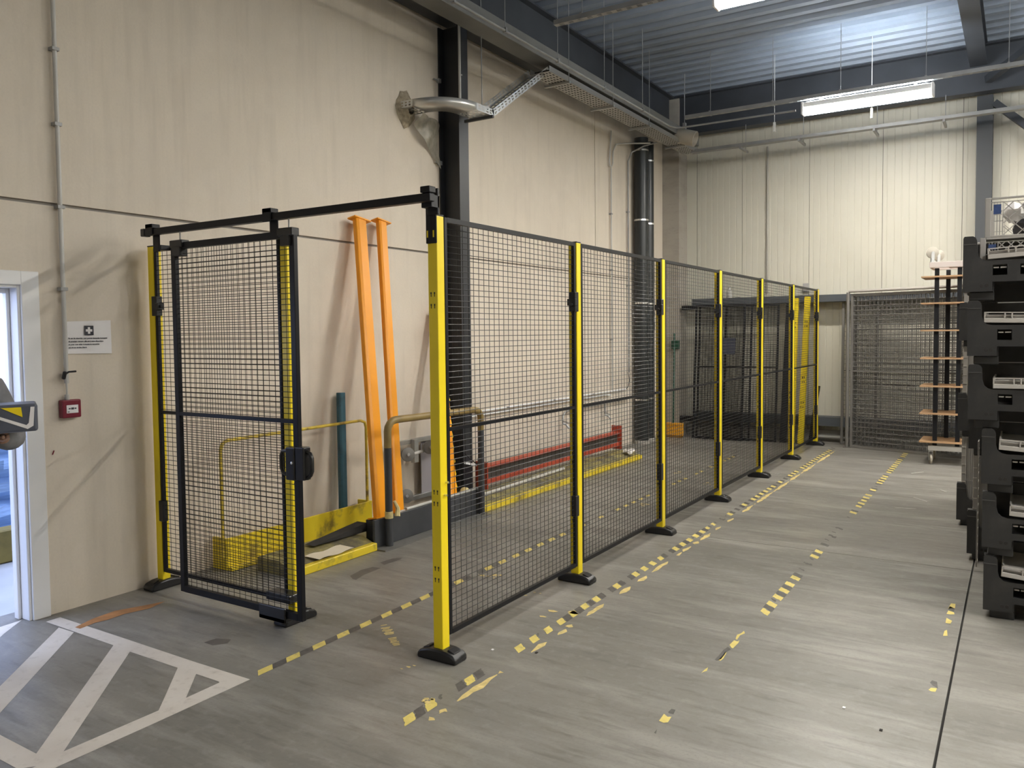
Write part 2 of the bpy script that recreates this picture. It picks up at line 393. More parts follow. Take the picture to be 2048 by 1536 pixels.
# knee braces at the far right
b = MB().bar((2.15, 9.45, 4.55), (3.6, 9.45, 5.0 - 1.25 + 0.2), 0.1, 0.1)
tag(MB().bar((2.1, 9.28, 5.0), (3.4, 7.5, 5.42), 0.09, 0.09).build('roof_brace', steel_m), 'dark diagonal roof brace in the upper right corner', 'brace')
tag(MB().bar((2.17, 9.55, 4.75), (3.2, 9.55, 3.75), 0.09, 0.09).build('wall_brace', steel_m), 'dark diagonal wall brace right of the grey column', 'brace')

# ------------------------------------------------------------------ lamps
def lamp(x0, y, label, light=True):
    t = thing('tube_lamp', (x0 + 0.74, y, 4.47), label, 'lamp', None)
    MB().box(x0, x0 + 1.48, y - 0.06, y + 0.06, 4.53, 4.60).build('body', white_m, t, bevel=0.008)
    m = MB(); pr = [(-0.062, 4.53), (-0.07, 4.49), (-0.05, 4.455), (0.05, 4.455), (0.07, 4.49), (0.062, 4.53)]
    m.prism([(x0 + 0.015, y + a, z) for a, z in pr], (1.45, 0, 0), 1); m.m[2 + 2] = 0; m.build('diffuser', [lamp_m, lampside_m], t)
    MB().box(x0 + 0.05, x0 + 1.43, y - 0.035, y + 0.035, 4.60, 4.606).build('added_uplight', addglow_m, t)  # added emitter facing the ceiling, not a part of the fixture
    for xx in (x0 - 0.012, x0 + 1.465): MB().box(xx, xx + 0.027, y - 0.072, y + 0.072, 4.45, 4.605).build('end_cap', white_m, t, bevel=0.006)
    for xx in (x0 + 0.2, x0 + 1.28): MB().box(xx, xx + 0.03, y - 0.02, y + 0.02, 4.607, 4.637).build('hanger_clip', galv_m, t)
    return t
lamp(0.12, 7.56, 'lit tube lamp in front of the back wall, fully in view')
lamp(0.27, 3.60, 'lit tube lamp cut off by the top edge of the picture')
lamp(0.2, -8.4, 'lit tube lamp, third of the fence row counted from the back wall')
for x_, r_ in ((3.9, 'middle'), (8.4, 'far')):  # unseen rows on the right, lamps doubled up to brighten the post faces
    for yy_, o_ in ((7.56, 'first'), (5.6, 'second'), (3.6, 'third'), (1.6, 'fourth'), (-0.4, 'fifth')): lamp(x_, yy_, 'added unseen tube lamp, %s of the %s row counted from the back wall' % (o_, r_))

def perf(mb, P, nu, nv, mi=0):
    """perforated plate: cells of a grid, every other cell of every other row left open"""
    mb.grid(P, [i / nu for i in range(nu + 1)], [j / nv for j in range(nv + 1)], mi, skip=lambda i, j: i % 2 == 1 and j % 2 == 1)
def rail_c(name, a, b, label, hangers, mtl=galvdull_m, w=0.06, h=0.045):
    t = thing(name, tuple((Vector(a) + Vector(b)) / 2), label, 'lamp rail')
    A = Vector(a); B = Vector(b); m = MB(); n = int((B - A).length / 0.05)
    d = (B - A); s = Vector((-d.y, d.x, 0)).normalized() * (w / 2)
    perf(m, lambda u, v: A + d * u + s * (2 * v - 1) + Vector((0, 0, -h / 2)), n | 1, 5)
    for sg in (-1, 1): m.grid(lambda u, v, sg=sg: A + d * u + s * sg + Vector((0, 0, h * (v - 0.5))), [0, 1], [0, 1])
    m.build('channel', mtl, t, solid=0.003)
    for u in hangers:
        p = A + d * u; MB().tube([p + Vector((0, 0, h / 2 - 0.03)), (p.x, p.y, CZ)], 0.004, 6).build('hanger_rod', galvdull_m, t)
        MB().box(p.x - 0.012, p.x + 0.012, p.y - w / 2 - 0.006, p.y + w / 2 + 0.006, p.z - h / 2 - 0.004, p.z + h / 2 + 0.01).build('hanger_clip', galvdull_m, t)
    return t
rail_c('lamp_rail', (-1.45, 7.56, 4.66), (4.5, 7.50, 4.66), 'slotted lamp rail hanging across the hall above the fully visible lamp', (0.06, 0.2, 0.34, 0.50, 0.64))
rail_c('lamp_rail', (-1.30, 3.60, 4.66), (4.5, 3.60, 4.66), 'slotted lamp rail hanging across the hall above the cut off lamp', (0.05, 0.3, 0.5, 0.7))
# back rail along the wall just under the beam
t = thing('conduit_rail', (0, 9.0, 4.5), 'thin galvanised rail along the back wall under the dark beam', 'cable rail')
MB().box(-1.85, 4.5, 8.90, 9.02, 4.475, 4.479).box(-1.85, 4.5, 8.90, 8.904, 4.479, 4.52).build('channel', galvdull_m, t)
for xx in (-1.1, -0.25, 0.75, 1.6):
    MB().box(xx, xx + 0.03, 8.90, 9.3, 4.44, 4.474).build('bracket', galvdull_m, t)
    MB().tube([(xx + 0.015, 9.2, 4.46), (xx + 0.015, 9.2, 4.86)], 0.005, 6).build('hanger_rod', galvdull_m, t)
for xx, yy_ in ((-0.42, 8.2), (0.82, 8.2)):
    tag(MB().box(xx, xx + 0.03, yy_, yy_ + 0.03, 4.45, 4.58).tube([(xx + 0.015, yy_ + 0.015, 4.5), (xx + 0.015, yy_ + 0.015, CZ)], 0.004, 6).build('cable_drop', wgrey_m),
        'short white cable drop left of the lit lamp' if xx < 0 else 'short white cable drop below the lit lamp', 'cable')

# ------------------------------------------------------------------ cable trunk and trays on the left
TX0, TX1 = -2.03, -1.79
tag(MB().box(TX0, TX1 - 0.02, YB + 0.1, 9.15, 4.615, 4.76).build('metal_duct', mat('grey_trunk', (0.17, 0.168, 0.16), 0.5, var=0.08), bevel=0.004),
    'solid grey metal duct running along the top of the left wall', 'duct')
t = thing('cable_tray', (-1.91, 6.8, 4.5), 'perforated cable tray running along the left wall to the back corner', 'cable tray')
m = MB(); perf(m, lambda u, v: (TX0 + (TX1 - TX0) * v, 4.35 + (9.15 - 4.35) * u, 4.50), 121, 13)
m.build('tray_bottom', mat('tray_galv', (0.40, 0.39, 0.365), 0.45, metal=0.2, var=0.08), t)
MB().box(TX1 - 0.003, TX1, 4.35, 9.15, 4.50, 4.56).box(TX0, TX0 + 0.003, 4.35, 9.15, 4.50, 4.56).build('tray_side', mat('tray_side', (0.26, 0.255, 0.24), 0.45, metal=0.2), t)
MB().box(TX0 + 0.03, TX1 - 0.03, 4.4, 9.1, 4.506, 4.535).build('cable_bundle', dark_m, t)
for yy_ in (4.75, 5.9, 7.05, 8.4):
    MB().box(TX0 - 0.05, TX1 + 0.03, yy_, yy_ + 0.03, 4.47, 4.497).build('support', galv_m, t)
    MB().tube([(TX1 + 0.015, yy_ + 0.015, 4.47), (TX1 + 0.015, yy_ + 0.015, CZ)], 0.004, 6).build('hanger_rod', galvdull_m, t)
# thin conduit under the roof, turning towards the lamp rail
t = thing('roof_conduit', (-1.55, 3, 4.49), 'thin grey conduit hung beside the cable trunk and turning along the lamp rail', 'conduit')
MB().tube([(-1.55, YB + 0.2, 4.49), (-1.55, 7.15, 4.49)] + [(-1.45 - 0.1 * math.cos(a), 7.15 + 0.25 * math.sin(a), 4.49) for a in (0.4, 0.8, 1.2)] + [(-1.42, 7.40, 4.49), (0.06, 7.42, 4.49)], 0.013, 10).build('pipe', galvdull_m, t, smooth=True)
for yy_ in (0.5, 2.3, 3.1, 4.1, 5.2, 6.3):
    MB().tube([(-1.55, yy_, 4.50), (-1.55, yy_, CZ)], 0.004, 6).build('hanger_rod', galvdull_m, t)
    MB().box(-1.568, -1.532, yy_ - 0.012, yy_ + 0.012, 4.472, 4.515).build('clip', galvdull_m, t)
# bent tray that comes out of the wall, rounds the column and climbs to the trunk
t = thing('cable_tray', (-2.1, 3.0, 3.86), 'shiny curved cable tray bending round the black column and climbing to the trunk', 'cable tray')
Z0, HS = 3.835, 0.065
OX, IX = -1.90, -2.15
def perfside(m, A, B, h, n, upv=Vector((0, 0, 1))):
    A = Vector(A); B = Vector(B); perf(m, lambda u, v: A + (B - A) * u + upv * (h * v), n | 1, 5)
bend_m = mat('tray_shiny', (0.62, 0.62, 0.60), 0.28, metal=0.6, var=0.08, scale=5)
m = MB()                                                     # straight stub out of the wall
perf(m, lambda u, v: (-2.49 + 0.16 * u, 2.70 + 0.25 * v, Z0), 7, 7)
perfside(m, (-2.49, 2.70, Z0), (-2.33, 2.70, Z0), HS, 7); m.build('wall_stub', bend_m, t)
m = MB(); oc = arc(-2.33, 3.13, 0.43, -math.pi / 2, 0, 14); ic = arc(-2.33, 3.13, 0.18, -math.pi / 2, 0, 14)
m.grid(lambda u, v: ((oc[u][0] * v + ic[u][0] * (1 - v)), (oc[u][1] * v + ic[u][1] * (1 - v)), Z0), list(range(15)), [0, 1])
m.grid(lambda u, v: (oc[u][0], oc[u][1], Z0 + HS * v), list(range(15)), [0, 1]); m.grid(lambda u, v: (ic[u][0], ic[u][1], Z0 + HS * v), list(range(15)), [0, 1])
m.build('bend', bend_m, t, smooth=True, solid=0.003)
m = MB(); perf(m, lambda u, v: (IX + (OX - IX) * v, 3.13 + 0.30 * u, Z0), 9, 9)
perfside(m, (OX, 3.13, Z0), (OX, 3.43, Z0), HS, 9); perfside(m, (IX, 3.13, Z0), (IX, 3.43, Z0), HS, 9); m.build('straight', bend_m, t)
A = Vector((OX, 3.43, Z0)); B = Vector((OX, 4.55, 4.56)); nrm = Vector((0, -(B - A).z, (B - A).y)).normalized()
m = MB(); perf(m, lambda u, v: A + (B - A) * u + Vector((IX - OX, 0, 0)) * v, 35, 9)
perfside(m, A, B, HS, 35, nrm); perfside(m, A + Vector((IX - OX, 0, 0)), B + Vector((IX - OX, 0, 0)), HS, 35, nrm); m.build('climbing_run', bend_m, t)
MB().box(IX - 0.06, OX + 0.03, 3.36, 3.385, Z0 - 0.03, Z0 - 0.003).build('support', steel_m, t)
MB().tube([(-2.0, 3.37, Z0 - 0.03), (-2.0, 3.37, CZ)], 0.005, 6).build('hanger_rod', galv_m, t)
MB().tube([(-2.215, 3.30, 3.88), (-2.215, 3.30, 4.76)], 0.013, 8).build('riser_conduit', wgrey_m, t, smooth=True)
# foam round the wall hole and the film hanging from it
m = MB(); R_ = [0.17 + 0.05 * noise.noise(Vector((i * 0.9, 0, 2))) for i in range(18)]
th = [2 * math.pi * i / 18 for i in range(18)]
m.grid(lambda u, v: (WX + 0.002 + 0.07 * (1 - v) + 0.02 * noise.noise(Vector((u * 1.3, v * 5, 0))), 2.70 + 0.10 + R_[u % 18] * 0.85 * (0.35 + 0.65 * v) * math.cos(th[u % 18]), Z0 + 0.02 + R_[u % 18] * (0.35 + 0.65 * v) * math.sin(th[u % 18])), list(range(19)), [0, .33, .66, 1])
tag(m.build('sealing_foam', foam_m, smooth=True), 'crumbling brown sealing foam round the wall hole at the curved tray', 'foam')
m = MB(); m.grid(lambda u, v: (WX + 0.02 + 0.16 * (1 - u) * (1 - 0.6 * v) + 0.02 * math.sin(u * 9 + v * 5), 2.84 + 0.46 * u, Z0 - 0.02 - v * (0.10 + 0.34 * u) - 0.02 * math.sin(u * 7)), [i / 10 for i in range(11)], [i / 6 for i in range(7)])
tag(m.build('plastic_film', film_m, smooth=True), 'torn translucent film drooping from the wall hole to the black column', 'film')

# horn in the back corner
t = thing('horn_speaker', tuple(ray(1371, 274, 1, 8.3)), 'beige cylindrical horn hung in the back corner beside the cable tray', 'horn')
ax = Vector((0.92, 0.05, -0.30)).normalized(); P0 = ray(1371, 274, 1, 8.3) - ax * 0.155
lathe(MB(), P0, ax, [(0, 0.0), (0.0, 0.05), (0.02, 0.10), (0.07, 0.112), (0.31, 0.112), (0.315, 0.105), (0.30, 0.092), (0.10, 0.085), (0.10, 0.0)], 28).build('body', horn_m, t, smooth=True)
lathe(MB(), P0, ax, [(0.22, 0.0), (0.22, 0.03), (0.25, 0.045), (0.27, 0.0)], 16).build('core', horn_m, t, smooth=True)
q = P0 + ax * 0.14
MB().box(q.x - 0.02, q.x + 0.02, q.y - 0.03, q.y + 0.03, q.z + 0.10, q.z + 0.20).tube([(q.x, q.y, q.z + 0.2), (q.x, q.y, CZ)], 0.006, 6).build('bracket', galvdull_m, t)

# ------------------------------------------------------------------ left wall fittings
def conduit(name, pts, r, label, clips=(), mtl=wgrey_m):
    if not clips: return tag(MB().tube(pts, r, 10).build(name, mtl, smooth=True), label, 'conduit')
    t = thing(name, pts[-1], label, 'conduit')
    MB().tube(pts, r, 10).build('pipe', mtl, t, smooth=True)
    for c in clips: MB().box(WX + 0.001, c[0] + r + 0.004, c[1] - r - 0.008, c[1] + r + 0.008, c[2] - 0.01, c[2] + 0.01).build('clip', galvdull_m, t)
    return t
yc = -0.545
conduit('wall_conduit', [(WX + 0.03, yc, CZ - 0.02), (WX + 0.03, yc, 1.42)], 0.0135, 'grey wall conduit coming down to the red call point', [(WX + 0.03, yc, z) for z in (2.0, 2.5, 3.0, 3.45)])
t = thing('call_point', (WX, -0.525, 1.205), 'red fire call point with white plate at the end of the conduit', 'call point')
MB().box(WX + 0.001, WX + 0.05, -0.585, -0.468, 1.205, 1.318).build('housing', red_m, t, bevel=0.008, seg=2)
MB().box(WX + 0.05, WX + 0.053, -0.562, -0.49, 1.235, 1.285).build('plate', paper_m, t)
b = MB()
for yy_, s_ in ((-0.544, .006), (-0.526, .009), (-0.508, .006)): b.box(WX + 0.0531, WX + 0.0536, yy_ - s_, yy_ + s_, 1.263 - s_ * .7, 1.263 + s_ * .7)
b.box(WX + 0.0531, WX + 0.0536, -0.557, -0.545, 1.241, 1.246)
b.build('symbols', ink_m, t)
MB().tube([(WX + 0.03, yc, 1.318), (WX + 0.03, yc, 1.35)], 0.014, 10).tube([(WX + 0.03, yc, 1.35), (WX + 0.03, yc, 1.42)], 0.006, 8).build('gland', wgrey_m, t, smooth=True)
tag(MB().tube([(WX + 0.048, yc - 0.02, 1.475), (WX + 0.05, yc + 0.005, 1.49), (WX + 0.05, yc + 0.05, 1.492)], 0.006, 8).tube([(WX + 0.03, yc - 0.018, 1.45), (WX + 0.05, yc - 0.018, 1.49)], 0.012, 8).build('cable_tie', blackp_m, smooth=True), 'black cable tie on the conduit above the red call point', 'cable tie')
# notice sheet
t = thing('notice_sheet', (WX, -0.38, 1.70), 'white landscape paper notice with a first aid cross on the concrete wall', 'notice')
X0 = WX + 0.006
MB().poly([(X0, -0.531, 1.601), (X0 + 0.004, -0.233, 1.597), (X0 + 0.002, -0.233, 1.812), (X0 + 0.001, -0.531, 1.797 + 0.004)]).build('sheet', paper_m, t, solid=0.0006)
def yz(m, y0, y1, z0, z1, x): m.poly([(x, y0, z0), (x, y1, z0), (x, y1, z1), (x, y0, z1)])
b = MB(); yz(b, -0.412, -0.352, 1.716, 1.776, X0 + 0.0075); b.build('cross_square', mat('dark_print', (0.045, 0.045, 0.06), 0.7), t)
b = MB(); yz(b, -0.3895, -0.3745, 1.725, 1.767, X0 + 0.0082); yz(b, -0.403, -0.361, 1.7385, 1.7535, X0 + 0.0083); b.build('cross', paper_m, t)
def text_mesh(name, s, size, parent, mtl, org, xdir, ydir):
    cu = bpy.data.curves.new(name, 'FONT'); cu.body = s; cu.size = size; cu.space_line = 1.65; cu.offset = 0.0007
    o = bpy.data.objects.new(name, cu); C.objects.link(o)
    dg = bpy.context.evaluated_depsgraph_get(); me = bpy.data.meshes.new_from_object(o.evaluated_get(dg))
    bpy.data.objects.remove(o)
    xd = Vector(xdir); yd = Vector(ydir); off = loc_of(parent)
    for v in me.vertices: v.co = Vector(org) + xd * v.co.x + yd * v.co.y - off
    me.materials.clear(); me.materials.append(mtl)
    r = bpy.data.objects.new(name, me); C.objects.link(r); r.parent = parent; return r
text_mesh('lettering', 'En cas de nécessité, vous pouvez demander la trousse\nde premiers secours, elle est à votre disposition,\nou pour vous aider à trouver le secouriste\nqui est en service. Merci.', 0.0115, t, ink_m, (X0 + 0.0075, -0.515, 1.693), (0, 1, 0), (0, 0, 1))
tag(MB().tube([(WX + 0.003, -0.632, 0.985), (WX + 0.004, -0.622, 1.01)], 0.004, 6).build('red_mark', red_m), 'small red mark on the concrete beside the doorway', 'mark')

# conduits left of the black ducts
conduit('wall_conduit', [(WX + 0.03, 7.34, 4.58)] + [(WX + 0.03, 7.30, 4.3), (WX + 0.03, 7.27, 4.15), (WX + 0.03, 7.29, 4.08), (WX + 0.03, 7.34, 4.07), (WX + 0.03, 7.385, 4.12), (WX + 0.03, 7.40, 4.3), (WX + 0.03, 7.50, 4.42), (WX + 0.10, 7.7, 4.46), (WX + 0.35, 8.0, 4.49)], 0.011, 'white cable loop hanging from the tray left of the black ducts', [])
conduit('wall_conduit', [(WX + 0.03, 7.33, 4.05), (WX + 0.03, 7.33, 0.86)], 0.011, 'white wall conduit dropping from the cable loop down to the pipes', [(WX + 0.03, 7.33, z) for z in (3.4, 2.6, 1.6)])
conduit('wall_conduit', [(WX + 0.45, 8.02, 4.49), (WX + 0.25, 8.0, 4.46), (WX + 0.08, 7.95, 4.38), (WX + 0.03, 7.92, 4.25), (WX + 0.03, 7.92, 4.1), (WX + 0.03, 7.92, 1.1)], 0.011, 'white wall conduit bending down just left of the black ducts', [(WX + 0.03, 7.92, z) for z in (3.5, 2.4)], galvdull_m)
tag(MB().tube([(WX + 0.02, 7.92, 1.1), (WX + 0.03, 7.94, 0.98), (WX + 0.03, 7.90, 0.88), (WX + 0.03, 7.80, 0.855)], 0.006, 8).build('black_cable', blackp_m, smooth=True), 'black cable joining the bent conduit to the end of the white pipes', 'cable')
conduit('wall_pipe', [(WX + 0.03, 7.80, 0.853), (WX + 0.03, 3.52, 0.853)], 0.012, 'upper one of two white pipes along the concrete wall behind the mesh', [(WX + 0.03, y_, 0.853) for y_ in (4.5, 5.6, 6.7)], white_m)
conduit('wall_pipe', [(WX + 0.03, 7.28, 0.80), (WX + 0.03, 7.1, 0.815), (WX + 0.03, 3.52, 0.812)], 0.012, 'lower one of two white pipes along the concrete wall behind the mesh', [], white_m)
t = conduit('tap_pipe', [(WX + 0.05, 7.9, 0.715), (WX + 0.05, 5.95, 0.690), (WX + 0.05, 5.85, 0.67), (WX + 0.05, 5.80, 0.62), (WX + 0.05, 5.80, 0.53)], 0.013, 'galvanised water pipe with two taps on the concrete wall', [(WX + 0.05, y_, 0.703) for y_ in (6.3, 7.5)], galv_m)
MB().tube([(WX + 0.05, 7.05, 0.71), (WX + 0.05, 7.05, 0.55)], 0.013, 10).build('branch', galv_m, t, smooth=True)
for y_ in (5.80, 7.05):
    MB().tube([(WX + 0.05, y_, 0.54), (WX + 0.09, y_ + 0.02, 0.52), (WX + 0.13, y_ + 0.03, 0.47)], 0.014, 10).tube([(WX + 0.07, y_ - 0.04, 0.575), (WX + 0.07, y_ + 0.11, 0.535)], 0.008, 8).build('tap', galv_m, t, smooth=True)

# two black ducts with bright clamps, left of the pilaster
for i, (yy_, r, zt, lb) in enumerate(((8.17, 0.105, 4.42, 'thicker left black duct standing at the concrete wall'), (8.49, 0.085, 4.34, 'thinner right black duct standing at the concrete wall'))):
    xx = WX + r + 0.03
    t = thing('black_duct', (xx, yy_, 0), lb, 'duct')
    MB().tube([(xx, yy_, 0.03), (xx, yy_, 4.62)], r, 28).build('pipe', pipeblack_m, t, smooth=True)
    for z in (zt - (0 if i == 0 else 0.02), 3.38 - 0.02 * i, 2.13, 0.66):
        lathe(MB(), (xx, yy_, z), (0, 0, 1), [(0, r + 0.001), (0, r + 0.006), (0.025, r + 0.006), (0.025, r + 0.001)], 28).build('clamp', alu_m, t, smooth=True)
    lathe(MB(), (xx, yy_, 0), (0, 0, 1), [(0, r + 0.012), (0.05, r + 0.012), (0.05, r)], 24).build('base_collar', mat('collar' + str(i), (0.42, 0.4, 0.36), 0.7), t, smooth=True)
# riser and small box right of the ducts
t = conduit('riser_conduit', [(WX + 0.03, 8.74, 4.4), (WX + 0.03, 8.74, 2.0)], 0.014, 'grey riser conduit with a switch box right of the black ducts', [(WX + 0.03, 8.74, z) for z in (3.2, 3.75)], wgrey_m)
MB().box(WX + 0.001, WX + 0.09, 8.66, 8.82, 1.74, 2.02).build('switch_box', mat('boxgrey', (0.20, 0.2, 0.19), 0.4), t, bevel=0.006)
MB().box(WX + 0.09, WX + 0.10, 8.70, 8.78, 1.86, 1.95).build('switch_plate', paper_m, t)
tag(MB().tube([(WX + 0.02, 8.86, 4.3), (WX + 0.02, 8.87, 3.6), (WX + 0.022, 8.86, 2.9), (WX + 0.02, 8.87, 2.02)], 0.008, 6).build('black_cable', blackp_m, smooth=True), 'thin black cable running down beside the riser conduit', 'cable')
tag(MB().tube([(-0.893, BY - 0.02, 2.3), (-0.893, BY - 0.02, 4.6)], 0.016, 8).build('wall_conduit', mat('bconduit', (0.33, 0.31, 0.27), 0.5), smooth=True), 'grey conduit running up the cream ribbed back wall', 'conduit')

# ------------------------------------------------------------------ yellow posts
PH = 2.30
PW = 0.060
def make_post(loc, rz, label, group='yellow fence posts'):
    t = thing('fence_post', loc, label, 'post', group)
    x, y = loc[0], loc[1]
    MB().box(x - PW / 2, x + PW / 2, y - PW / 2, y + PW / 2, 0.02, PH).build('shaft', yellow_m, t, bevel=0.004, seg=2)
    MB().box(x - PW / 2 - 0.001, x + PW / 2 + 0.001, y - PW / 2 - 0.001, y + PW / 2 + 0.001, PH, PH + 0.008).build('cap', blackp_m, t, bevel=0.002)
    # foot shell, long in x: humped profile
    pr = [(-0.125, 0.0), (-0.125, 0.028), (-0.105, 0.045), (-0.06, 0.058), (0.0, 0.062), (0.06, 0.058), (0.105, 0.045), (0.125, 0.028), (0.125, 0.0)]
    m = MB(); m.prism([(x + a, y - 0.055, z) for a, z in pr], (0, 0.11, 0)); m.build('foot', lfoot_m, t, bevel=0.010, seg=2, smooth=True)
    pr2 = [(0.055, 0.056), (0.10, 0.040), (0.10, 0.052), (0.06, 0.066)]
    for sg in (-1, 1): MB().prism([(x + sg * a, y - 0.03, z) for a, z in (pr2 if sg > 0 else pr2[::-1])], (0, 0.06, 0)).build('bolt_cover', lfoot_m, t, bevel=0.003)
    b = MB()
    for z in (0.42, 0.48, 0.82, 0.88, 1.84, 1.90):
        for dx in (-0.012, 0.010):
            b.box(x + dx - 0.0022, x + dx + 0.0022, y - PW / 2 - 0.0008, y - PW / 2 + 0.001, z - 0.010, z + 0.006)
            b.box(x + dx - 0.0040, x + dx + 0.0040, y - PW / 2 - 0.0008, y - PW / 2 + 0.001, z + 0.004, z + 0.013)
    b.build('keyhole_slots', dark_m, t)
    t.rotation_euler = (0, 0, rz)
    return t
FX = -PW / 2                 # fence line: +x face of the posts at x = 0
PITCHY = 1.525
p1 = make_post((FX, PW / 2, 0), 0, 'yellow post at the gate corner, nearest to the viewer')
names = ['second', 'third', 'fourth', 'fifth', 'sixth', 'seventh and farthest']
for i in range(1, 7):
    dup(p1, (FX, PW / 2 + i * PITCHY, 0), 0, '%s yellow post of the long fence, counted from the gate corner' % names[i - 1])
dup(p1, (-2.366 - PW / 2, PW / 2, 0), math.pi / 2, 'yellow gate post standing close to the concrete wall')
dup(p1, (-1.092 - PW / 2, PW / 2, 0), math.pi / 2, 'yellow post behind the handle end of the sliding gate')
b = MB()
for (dy, z) in ((0.045, 0.93), (0.032, 0.865)):
    lathe(b, (0.0, dy, z), (1, 0, 0), [(0, .006), (.02, .006), (.02, .0)], 8)
b.build('screw', alu_m, p1)

# ------------------------------------------------------------------ mesh panels
def wires(mb, w, z0, z1, px_, pz, r, y=0.0, x0=0.0):
    n = max(1, round(w / px_))
    for i in range(1, n):
        x = x0 + w * i / n; mb.tube([(x, y + r, z0), (x, y + r, z1)], r, 4, cap=False)
    k = max(1, round((z1 - z0) / pz))
    for i in range(1, k):
        z = z0 + (z1 - z0) * i / k; mb.tube([(x0, y - r, z), (x0 + w, y - r, z)], r, 4, cap=False)
    return mb
def mesh_panel(w, z0, z1, label, group, mid=1.2, fw_=0.025, px_=0.05, pz=0.031, r=0.0019, mf=black_m, mw=wire_m, name='mesh_panel', clips=False, ft=0.022, mid_h=0.018):
    t = thing(name, (0, 0, 0), label, 'mesh panel', group)
    h = ft / 2
    MB().box(0, fw_, -h, h, z0, z1).build('stile', mf, t, bevel=0.002)
    MB().box(w - fw_, w, -h, h, z0, z1).build('stile', mf, t, bevel=0.002)
    MB().box(fw_, w - fw_, -h, h, z1 - fw_, z1).build('top_rail', mf, t)
    MB().box(fw_, w - fw_, -h, h, z0, z0 + fw_).build('bottom_rail', mf, t)
    if mid: MB().box(fw_, w - fw_, -h, h, mid - mid_h / 2, mid + mid_h / 2).build('mid_bar', mf, t)
    wires(MB(), w - 2 * fw_, z0 + fw_, z1 - fw_, px_, pz, r, 0, fw_).build('wire_mesh', mw, t, kind='stuff')
    if clips:
        b = MB().box(w - 0.036, w + 0.016, -h - 0.012, h + 0.012, 1.84, 1.97); b.box(w - 0.05, w - 0.02, -h - 0.02, h + 0.02, 1.88, 1.925)
        lathe(b, (w - 0.045, 0, 1.885), (-1, -0.4, 0), [(0, .011), (.02, .011), (.02, 0)], 10); b.build('latch', blackp_m, t, bevel=0.003)
        MB().box(w - 0.032, w + 0.014, -h - 0.008, h + 0.008, 0.46, 0.60).build('lower_clip', blackp_m, t, bevel=0.003)
    return t
PWID = PITCHY - PW - 0.016
pn = ['first', 'second', 'third', 'fourth', 'fifth', 'sixth']
def plab(i): return 'black mesh panel, %s of the long fence counted from the gate corner' % pn[i]
f1 = mesh_panel(PWID, 0.115, PH, plab(0), 'long fence mesh panels', clips=True)
f1.location = (-0.014, PW + 0.008, 0); f1.rotation_euler = (0, 0, math.pi / 2)
for i in range(1, 6): dup(f1, (-0.014, PW + 0.008 + i * PITCHY, 0), math.pi / 2, plab(i))
# fixed panel beside the wall and the sliding gate leaf in front of it
GX0 = -2.366; GX1 = -1.092
gf = mesh_panel(GX1 - PW - GX0 - 0.012, 0.115, PH - 0.01, 'fixed black mesh panel between the two left gate posts', None, mid=1.2)
gf.location = (GX0 + 0.006, 0.012, 0)
b = MB().box(-0.02, 0.034, -0.025, 0.02, 1.84, 1.97).box(0.02, 0.055, -0.03, 0.02, 1.88, 1.925); lathe(b, (0.05, -0.005, 1.905), (1, -0.3, 0), [(0, .01), (.022, .01), (.022, 0)], 10)
b_ = b.build('latch', blackp_m, gf, bevel=0.003)
def reloc(o):   # part built at local coordinates while its root already stands elsewhere
    off = loc_of(o.parent)
    for v in o.data.vertices: v.co += off
reloc(b_)
o_ = MB().box(-0.018, 0.03, -0.02, 0.018, 0.46, 0.60).build('lower_clip', blackp_m, gf, bevel=0.003); reloc(o_)
SX0, SX1, SY = -2.005, -0.905, -0.105
sg_ = mesh_panel(SX1 - SX0, 0.075, 2.285, 'black sliding gate leaf with handle, pushed open towards the wall', None, mid=1.215, fw_=0.04, ft=0.03, name='sliding_gate', mid_h=0.022)
sg_['category'] = 'gate'
sg_.location = (SX0, SY, 0)
def gpart(mb, name, mtl, **k): o = mb.build(name, mtl, sg_, **k); return o
for xx in (SX0 + 0.03, SX1 - 0.10):
    b = MB().box(xx - 0.02, xx + 0.10, SY - 0.03, SY + 0.03, 2.255, 2.30).box(xx, xx + 0.08, SY - 0.028, SY + 0.028, 2.20, 2.26)
    gpart(b, 'roller_carriage', blackp_m, bevel=0.004)
    gpart(MB().tube([(xx + 0.05, SY, 2.30), (xx + 0.05, SY, 2.352)], 0.005, 8), 'roller_bolt', galv_m)
# lock body and the two D handles
hc = Vector((SX1 - 0.02, SY - 0.028, 0.985))
gpart(MB().box(hc.x - 0.04, hc.x + 0.028, hc.y - 0.03, hc.y + 0.012, 0.89, 1.075).box(hc.x + 0.03, hc.x + 0.10, hc.y - 0.025, hc.y + 0.03, 0.895, 1.08), 'lock_body', blackp_m, bevel=0.006, seg=2)
for sgn, x_a, x_b, yo in ((-1, hc.x - 0.04, hc.x - 0.105, 0), (1, hc.x + 0.10, hc.x + 0.14, 0)):
    gpart(MB().tube([(x_a, hc.y, 1.055), (x_b + sgn * -0.012, hc.y, 1.045), (x_b, hc.y, 1.02), (x_b, hc.y, 0.95), (x_b + sgn * -0.012, hc.y, 0.925), (x_a, hc.y, 0.905)], 0.011, 8), 'grab_handle', blackp_m, smooth=True)
b = MB(); lathe(b, (hc.x + 0.015, hc.y - 0.03, 0.99), (0, -1, 0), [(0, .009), (.006, .008), (.008, 0)], 12); gpart(b, 'screw', alu_m, smooth=True)
